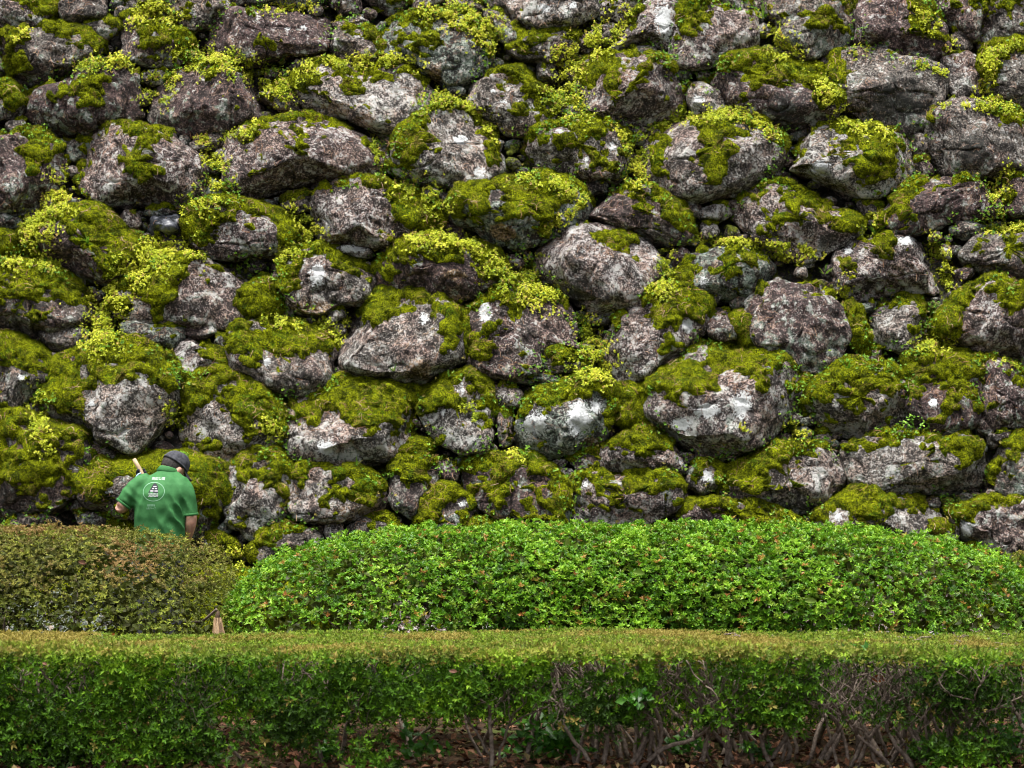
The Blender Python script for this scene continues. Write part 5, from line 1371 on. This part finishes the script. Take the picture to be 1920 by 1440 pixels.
# candidate points: gaps between boulders
Dg = np.full(len(WPTS), 9.0)
for st in stones:
    if not st.get('filler'): Dg = np.minimum(Dg, seg_dist(WPTS, st['uv']))
vis = (Dg > -.035) & (Dg < .10) & (~outside) & (WPY < 1010)
cand = np.stack([WPX, WPY], 1)[vis]
cl = fbm(np.stack([cand[:, 0] / 90, cand[:, 1] / 70, cand[:, 0] * 0], 1), 33, 2)
cand = cand[(cl > .02) & (((cand[:, 0] - 310) / 45) ** 2 + ((cand[:, 1] - 425) / 32) ** 2 > 1)]
hpnt, hnor = [], []
for cpt in cand:
    for _ in range(3):
        q = cpt + rz.normal(0, 7, 2)
        loc, nor = on_wall(*q)
        if loc is not None and loc[1] > 19.5: hpnt.append(loc); hnor.append(nor)
hpnt = np.array(hpnt); hnor = np.array(hnor)
ax = unit(hnor * .7 + np.array([0, -.4, .7]) + rz.normal(size=hpnt.shape) * .35)
tt = np.stack([rz.uniform(.2, .9, len(hpnt)), (rz.random(len(hpnt)) < .12) * .8, np.zeros(len(hpnt))], 1)
v, f, c = leaf_rosettes(hpnt + ax * rz.uniform(.002, .03, len(hpnt))[:, None], ax, 5, .017, .010, (.5, 1.4), rz, tt, .15, .05, (.5, 1.4))
link('joint_herbs', tri_mesh('joint_herbs', v, f, False, {'tint': c}), M_HERB,
     label='tiny green herbs sprouting thinly in the gaps between the mossy boulders', cat='herbs', kind='stuff')

M_STRAW = leaf_material("dry_needle", (0.10, 0.045, 0.025), (0.27, 0.14, 0.08), (0.46, 0.31, 0.20), (0.4, 0.3, 0.15), .8, .1, 0)
SV, SF_, SC_, o_ = [], [], [], 0
cnt = 0
while cnt < 4200:
    q = np.array([rz.uniform(-20, 1940), rz.uniform(-20, 1010)])
    if vnoise(np.array([[q[0] / 45, q[1] / 35, 1.0]]), 44)[0] < .12: continue
    loc, nor = on_wall(*q)
    if loc is None or nor[2] < .30 or loc[1] < 19.5: cnt += .3; continue
    cnt += 1
    d0 = unit(np.cross(nor, rz.normal(size=3))); s0 = np.cross(nor, d0)
    L_ = rz.uniform(.03, .10); cv = rz.normal(0, .5)
    P_ = [loc + nor * (.006 + rz.random() * .008) + d0 * L_ * (t - .5) + s0 * cv * L_ * (t - .5) ** 2 * 2 + np.array([0, 0, -.25 * L_ * abs(t - .5)]) for t in (0, .33, .66, 1)]
    w_ = .0013
    for p in P_: SV += [p - s0 * w_ + nor * .001, p + s0 * w_]
    for t in range(3):
        a_ = o_ + t * 2; SF_ += [(a_, a_ + 1, a_ + 3), (a_, a_ + 3, a_ + 2)]
    SC_ += [[rz.random(), 0, 0]] * 8; o_ += 8
link('dry_needles', tri_mesh('dry_needles', np.array(SV), np.array(SF_), False, {'tint': np.array(SC_)}), M_STRAW,
     label='reddish-brown dry needles lying on the moss of the boulder tops', cat='dry needles', kind='stuff')

# ------------------------------------------------------------------ single weeds rooted in the wall
M_GRASS = leaf_material("grass_blade", (0.04, 0.12, 0.008), (0.12, 0.30, 0.02), (0.32, 0.50, 0.06), (0.5, 0.42, 0.18), .5, .3, .3)
def blades(root, n, L, w, rg, spread=.7, droopy=.5, up=None):
    V, Fc, C, o = [], [], [], 0
    for _ in range(n):
        a = rg.uniform(0, 2 * math.pi); e = rg.uniform(.05, spread)
        d = np.array([math.cos(a) * math.sin(e), math.sin(a) * math.sin(e) - .35, math.cos(e)]); d = unit(d)
        s = unit(np.cross(d, [0, 1, .2])); l = L * rg.uniform(.6, 1.15); tn = [rg.uniform(.3, 1), float(rg.random() < .08) * .8, 0]
        for t in np.linspace(0, 1, 6):
            p = root + d * l * t + np.array([d[0] * .5, -.2, -1]) * l * droopy * t * t * .5
            ww = w * (1 - t ** 2) * .5 + .0004
            V += [p - s * ww, p + s * ww]; C += [tn, tn]
        for t in range(5):
            k_ = o + t * 2; Fc += [(k_, k_ + 1, k_ + 3), (k_, k_ + 3, k_ + 2)]
        o += 12
    return np.array(V), np.array(Fc), np.array(C)
def broad(root, n, L, leaf, rg, lean=(0, -.3, 1)):
    """stems carrying broad pointed leaves"""
    parts, pts_ = [], []
    for _ in range(n):
        P, _d = wander(root, np.array(lean) + rg.normal(0, .5, 3) * np.array([1, .4, .3]), L * rg.uniform(.5, 1.1), 5, rg, .2, -.02)
        v, f, c = tube(P, np.linspace(.0022, .001, 6), 4); c[:] = [.5, 0, 0]; parts.append((v, f, c))
        pts_ += [P[-1], P[-1], P[3], P[4]]
    pts_ = np.array(pts_); A = unit(rg.normal(0, .5, pts_.shape) + np.array([0, -.5, .9]))
    parts.append(leaf_rosettes(pts_, A, 2, leaf, leaf * .62, (1.0, 1.5), rg, np.stack([rg.uniform(.3, .9, len(pts_)), pts_[:, 0] * 0, pts_[:, 0] * 0], 1), .12, .12, (.7, 1.2)))
    return join(parts)
WEEDS = [
 ('grass_tuft', 165, 460, 'b', 9, .11, .010, 'dark strappy grass tuft on the bare brown patch of a mossy boulder'),
 ('leafy_weed', 1490, 812, 'b', 16, .17, .011, 'largest leafy grass tuft, between two boulders right of the white-blotched one'),
 ('grass_tuft', 1432, 36, 'b', 9, .16, .005, 'tall thin grass tuft near the top right of the wall'),
 ('leafy_weed', 918, 112, 'w', 5, .10, .030, 'fresh green leafy weed beside yellow stonecrop at the upper middle'),
 ('grass_tuft', 898, 560, 'b', 7, .08, .006, 'small pale grass tuft below the right end of a brown-faced boulder'),
 ('grass_tuft', 738, 700, 'b', 6, .09, .009, 'short grass tuft under the large dark speckled boulder with white flecks'),
 ('grass_tuft', 668, 874, 'b', 7, .09, .006, 'grass tuft on a moss edge left of the capped small stone'),
 ('leafy_weed', 1855, 910, 'w', 5, .12, .028, 'green leafy weed in the gap at the lower right of the wall'),
 ('leafy_weed', 1715, 812, 'w', 4, .13, .030, 'spindly weed with narrow leaves above the long lichened boulder'),
 ('grass_tuft', 1640, 440, 'b', 14, .13, .006, 'dense pale grass tuft left of the lichen-spotted boulder'),
 ('fern_sprig', 985, 858, 'w', 6, .08, .026, 'pale green frilly herb on top of a mossy low boulder'),
 ('leafy_weed', 1330, 458, 'w', 3, .07, .034, 'small broad-leaved weed above the moss-edged middle boulder'),
 ('grass_tuft', 274, 845, 'b', 5, .11, .006, "upright grass blades just above the person's cap"),
 ('leafy_weed', 345, 858, 'w', 8, .06, .024, "low green herbs just right of the person's cap"),
 ('grass_tuft', 1385, 845, 'b', 4, .11, .005, 'few grass blades under the white-blotched big boulder'),
 ('grass_tuft', 1545, 520, 'b', 12, .12, .006, 'grass tuft beside a small whitish stone above the egg-shaped boulder'),
 ('grass_tuft', 1590, 690, 'b', 8, .10, .006, 'grass tuft right of the foot of the egg-shaped boulder'),
 ('grass_tuft', 1125, 610, 'b', 5, .10, .006, 'thin grass blades in the yellow stonecrop channel near the middle'),
 ('leafy_weed', 548, 978, 'w', 4, .05, .034, 'round-leaved green weed low between boulders above the domed bush'),
]
for i, (nm, px_, py_, kind_, n_, L_, w_, lab) in enumerate(WEEDS):
    rg = np.random.default_rng(300 + i)
    loc, nor = on_wall(px_, py_)
    if loc is None: continue
    v, f, c = (blades if kind_ == 'b' else broad)(loc - nor * .01, n_, L_ * 1.15, w_, rg)
    link(nm, tri_mesh(nm, v - loc, f, False, {'tint': c}), M_GRASS if kind_ == 'b' else M_HERB, None, lab, 'weed' if kind_ == 'w' else 'grass tuft', 'weeds growing in the wall joints', loc=tuple(loc))

# ------------------------------------------------------------------ plants among the hedge stems
M_IVY = leaf_material("undergrowth_leaf", (0.012, 0.05, 0.003), (0.035, 0.14, 0.006), (0.10, 0.27, 0.018), (0.3, 0.3, 0.05), .4, .45, .4)
UNDER = [
 (1060, 1400, 15.1, 12, .26, .060, 'big-leaved green undergrowth plant at the bottom centre between hedge stems'),
 (1000, 1372, 15.1, 9, .24, .060, 'dark ivy-like plant behind the stems left of centre'),
 (1200, 1335, 14.62, 3, .10, .062, 'bright lobed leaf cluster poking out of the hedge right of centre'),
 (790, 1350, 15.0, 6, .20, .058, 'pale broad-leaved plant among the stems left of centre'),
 (1290, 1410, 15.1, 6, .16, .048, 'low green plant at the foot of the hedge right of centre'),
 (1730, 1430, 14.9, 7, .14, .045, 'ferny green plant at the foot of the hedge on the right'),
 (1880, 1330, 15.0, 10, .26, .055, 'dark green plant hidden behind the stems at the right edge'),
 (1610, 1260, 14.9, 5, .15, .040, 'small round-leaved sprig in the dark hollow of the hedge'),
 (120, 1420, 15.1, 9, .16, .055, 'large dull green leaves at the lower left corner under the hedge'),
 (620, 1432, 15.1, 7, .12, .040, 'short leafy plant on the dead leaves left of centre'),
 (1420, 1420, 15.0, 6, .14, .045, 'yellowish green plant among dead leaves on the right'),
]
for i, (px_, py_, d_, n_, L_, lf, lab) in enumerate(UNDER):
    rg = np.random.default_rng(500 + i)
    q = at(px_, py_, d_); q[2] = max(q[2], .0) if lab.startswith(('bright', 'small round')) else .005
    v, f, c = broad(q, int(n_ * 1.7), L_, lf, rg, (0, -.15, 1))
    link('undergrowth_plant', tri_mesh('undergrowth_plant', v - q, f, False, {'tint': c}), M_IVY, None, lab, 'plant', 'plants under the front hedge', loc=tuple(q))

# ------------------------------------------------------------------ loose leaves lying on the bushes
M_PINK = plain_material("withered_pink_leaf", (0.42, 0.20, 0.13), (0.55, 0.30, 0.22), 60, .7, .001, .2)
M_RED = plain_material("orange_red_leaf", (0.45, 0.10, 0.03), (0.55, 0.17, 0.05), 60, .6, .001, .2)
M_PALE = plain_material("pale_green_leaf", (0.20, 0.36, 0.04), (0.32, 0.46, 0.09), 60, .5, .001, .3)
for i, (px_, py_, d_, L_, m_, nm, lab) in enumerate([
 (155, 1056, 17.85, .06, M_PINK, 'fallen_leaf', 'pinkish withered leaf lying on the olive bush at the left'),
 (210, 1192, 16.2, .05, M_RED, 'fallen_leaf', 'orange-red leaf lying on the flat hedge top at the left'),
 (85, 1246, 14.58, .035, M_PINK, 'fallen_leaf', 'pink dead leaf caught on the front edge of the hedge at the left'),
 (850, 1260, 14.58, .04, M_PINK, 'fallen_leaf', 'long pinkish dead leaf caught in the hedge front near the middle'),
 (1198, 1075, 17.35, .075, M_PALE, 'fallen_leaf', 'large pale green leaf resting on the domed bush'),
 (1520, 1128, 17.2, .07, M_PALE, 'fallen_leaf', 'pale narrow bamboo-like leaf resting low on the domed bush'),
 (680, 1032, 18.0, .07, M_PALE, 'fallen_leaf', 'light green leaf on the upper left of the domed bush'),
 (1645, 1275, 15.2, .09, M_RED, 'fallen_leaf', 'brown curled leaf hanging in the dark hollow of the hedge'),
]):
    rg = np.random.default_rng(700 + i)
    q = at(px_, py_, d_)
    V, Fc = [], []
    al = rg.uniform(-.9, .9); dx = np.array([math.cos(al), -.15, math.sin(al) * .5]); dy_ = np.array([-math.sin(al) * .5, -.25, math.cos(al)])
    for a in range(9):
        t = a / 8; w_ = L_ * .26 * math.sin(math.pi * min(1, t * .92 + .04)) ** .8
        for s_ in (-1, -.5, 0, .5, 1):
            V.append(dx * L_ * (t - .5) + dy_ * w_ * s_ + np.array([0, -1, .5]) * (.012 + abs(s_) * w_ * .35 - (t - .5) ** 2 * L_ * .3))
    for a in range(8):
        for b in range(4):
            k_ = a * 5 + b; Fc.append((k_, k_ + 1, k_ + 6, k_ + 5))
    link(nm, tri_mesh(nm, np.array(V), np.array(Fc)), m_, None, lab, 'leaf', 'loose leaves on the hedges', loc=tuple(q))

# ------------------------------------------------------------------ straw broom in the gap between the two bushes
M_STRAWB = plain_material('straw_binding', (0.03, 0.02, 0.01), (0.08, 0.05, 0.03), 90, .8, .003, .2)
M_BRISTLE = leaf_material("broom_bristle", (0.05, 0.03, 0.015), (0.16, 0.10, 0.05), (0.30, 0.21, 0.12), (0.3, 0.2, 0.1), .7, .2, 0)
bt = at(408, 1158, 17.34); bo = np.array([bt[0], 17.30, 0])
broom = link('straw_broom', None, label='straw broom stood bristles down in the gap between the two round bushes', cat='broom', loc=tuple(bo))
rb = np.random.default_rng(90)
parts = []
for _ in range(420):
    a = rb.uniform(0, 2 * math.pi); r = math.sqrt(rb.random())
    p0 = bt + np.array([math.cos(a) * r * .022, math.sin(a) * r * .018, 0])
    p1 = np.array([bt[0] + .05 + math.cos(a) * r * .11, 17.30 + math.sin(a) * r * .07 - .05, rb.uniform(.01, .1)])
    mid = (p0 + p1) / 2 + rb.normal(0, .008, 3)
    v, f, c = tube([p0, mid, p1], [.0020, .0015, .0009], 3); c[:] = [rb.random(), 0, 0]; parts.append((v, f, c))
v, f, c = join(parts)
link('bristles', tri_mesh('bristles', v - bo, f, False, {'tint': c}), M_BRISTLE, broom, loc=(0, 0, 0))
v, f, c = tube([bt + np.array([0, 0, -.03]), bt + np.array([0, 0, .02]), bt + np.array([-.0, .03, .035])], [.017, .015, .010], 10)
link('binding', tri_mesh('binding', v - bo, f), M_STRAWB, broom, loc=(0, 0, 0))
v, f, c = tube([bt + np.array([-.01, .02, .05]), bt + np.array([-.14, .40, -.06]), bt + np.array([-.30, .8, -.10])], [.008, .009, .009], 8)
link('handle', tri_mesh('broom_handle', v - bo, f), M_BARK, broom, loc=(0, 0, 0))
